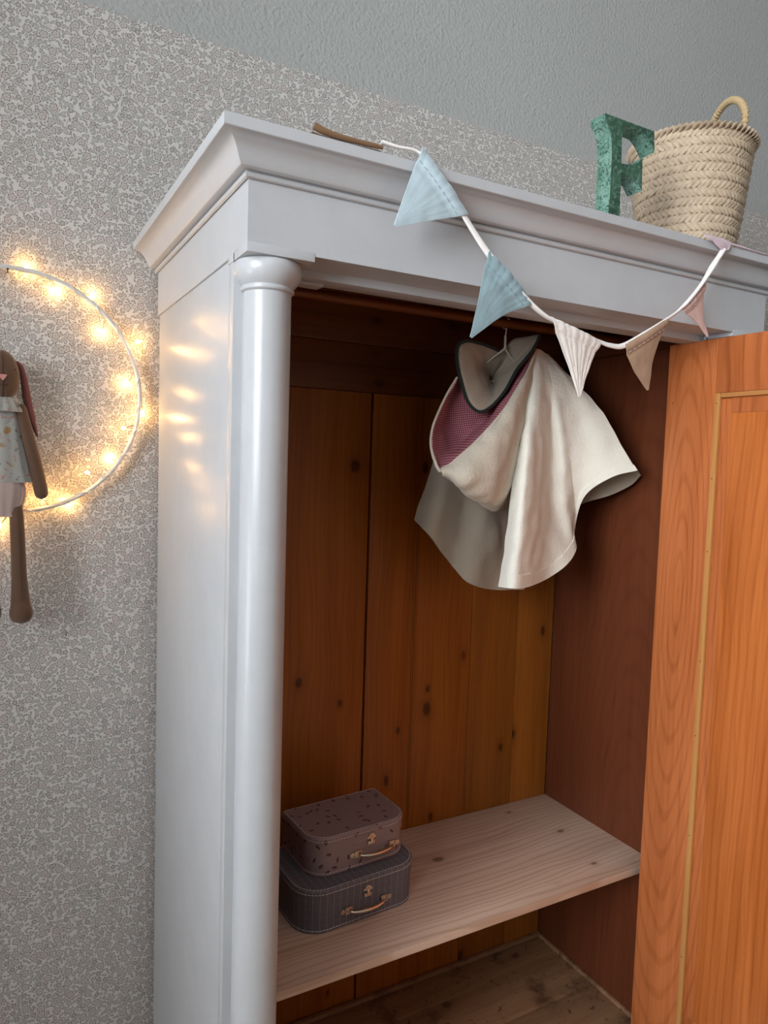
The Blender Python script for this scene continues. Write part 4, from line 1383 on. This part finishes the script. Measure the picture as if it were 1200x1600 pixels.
# ears hang down behind the shoulders
eb = [D(24, 566, .006), D(31, 572, .012), D(37, 592, .016), D(42, 622, .018), D(49, 652, .018), D(57.5, 682, .017)]
rE = [0.003, 0.0055, 0.0075, 0.0095, 0.0085, 0.0015]
for fn in (lambda v: v, mir):
    P = [fn(v) for v in eb]
    er = mesh('ear', *sweep(P, rE, 12, (0.9, 0.42), n=26, up=(0, 1, 0)), M['doll'], rb, True, 70)
    mesh('ear_lining', *sweep([v + Vector((0, -0.0030, 0)) + (fn(D(5, 0)) - fn(D(0, 0))) * 0.35 for v in P], [r_ * 0.75 for r_ in rE], 10, (0.8, 0.25), n=26, up=(0, 1, 0)), M['ear_in'], er, True, 70)
# torso under the clothes
mesh_clean('torso', ball(Vector((dc.x, DYB, D(4, 700).z)), 1.0, 20, 14, (0.020, 0.012, (D(4, 618).z - D(4, 790).z) / 2)), M['doll'], rb, angle=80)
# arms
arm = [D(30, 628), D(36, 652, -.004), D(46, 690, -.007), D(56, 728, -.008), D(63, 762, -.008), D(66.5, 781, -.008)]
leg = [D(24, 786, -.004), D(26, 808, -.018), D(28, 850, -.022), D(30, 900, -.022), D(32, 940, -.024), D(33, 956, -.030), D(33.5, 965, -.030), D(33.5, 971, -.030), D(33.5, 974, -.030), D(33.5, 975, -.030)]
lr = [0.0115, 0.0130, 0.0135, 0.0140, 0.0175, 0.0215, 0.0200, 0.0150, 0.0085, 0.001]
for fn in (lambda v: v, mir):
    mesh('arm', *sweep([fn(v) for v in arm], capsule_r(30, 0.0115, 0.0150, 0.10), 14, (1, 0.85), n=30), M['doll'], rb, True, 80)
    Q = [fn(v) for v in leg]
    if fn is mir:
        Q = [v + Vector((0.004, 0, 0.004)) for v in Q]
    lg = mesh('leg', *sweep(Q, lr, 14, (1, 0.95), n=36), M['doll'], rb, True, 80)
    sm = catmull(Q, 36)
    cum = np.concatenate([[0], np.cumsum([(b - a).length for a, b in zip(Q, Q[1:])])])
    rr = np.interp(np.linspace(0, cum[-1], 36), cum, lr)
    mesh('leg_seam', *sweep([v + Vector((0.25 * r_ * (1 if fn is not mir else -1), -0.92 * r_, 0)) for v, r_ in zip(sm[4:-8], rr[4:-8])], 0.0005, 5), M['dark_thread'], lg)


def frock(name, mat, prof, folds, amp, seg=96, parent=rb, th=0.0014, x0=dc.x, flat=0.55):
    """gathered cloth tube round the doll: prof (z, half width)"""
    G = []
    n_ = len(prof)
    zz = np.linspace(0, n_ - 1, 26)
    for s_ in zz:
        z = np.interp(s_, range(n_), [p_[0] for p_ in prof])
        hwid = np.interp(s_, range(n_), [p_[1] for p_ in prof])
        row = []
        for j in range(seg + 1):
            a = 2 * PI * j / seg
            k = 1 + amp * math.sin(folds * a + 1.3 * math.sin(2 * a)) * (0.35 + 0.65 * s_ / (n_ - 1))
            row.append(Vector((x0 + hwid * k * math.cos(a), DYB + hwid * flat * k * math.sin(a), z)))
        G.append(row)
    return mesh(name, *shell(G, th), mat, parent, True, 70)


wx = lambda px, py: D(px, py).x - dc.x
frock('top', M['voile'], [(D(4, 621).z, wx(15, 621)), (D(4, 630).z, wx(24, 630)), (D(4, 650).z, wx(30, 650)), (D(4, 690).z, wx(36, 690)), (D(4, 730).z, wx(45, 730)), (D(4, 753).z, wx(52, 753))], 11, 0.055)
frock('collar', M['voile'], [(D(4, 618).z, wx(17, 618)), (D(4, 622).z, wx(25, 622)), (D(4, 630).z, wx(33, 630)), (D(4, 643).z, wx(38, 643))], 17, 0.06, flat=0.72)
frock('bloomers', M['bloomer'], [(D(4, 745).z, wx(32, 750)), (D(4, 762).z, wx(40, 762)), (D(4, 775).z, wx(40, 775)), (D(4, 788).z, wx(36, 788)), (D(4, 800).z, wx(33, 800)), (D(4, 806).z, wx(35, 806))], 14, 0.04, flat=0.85)
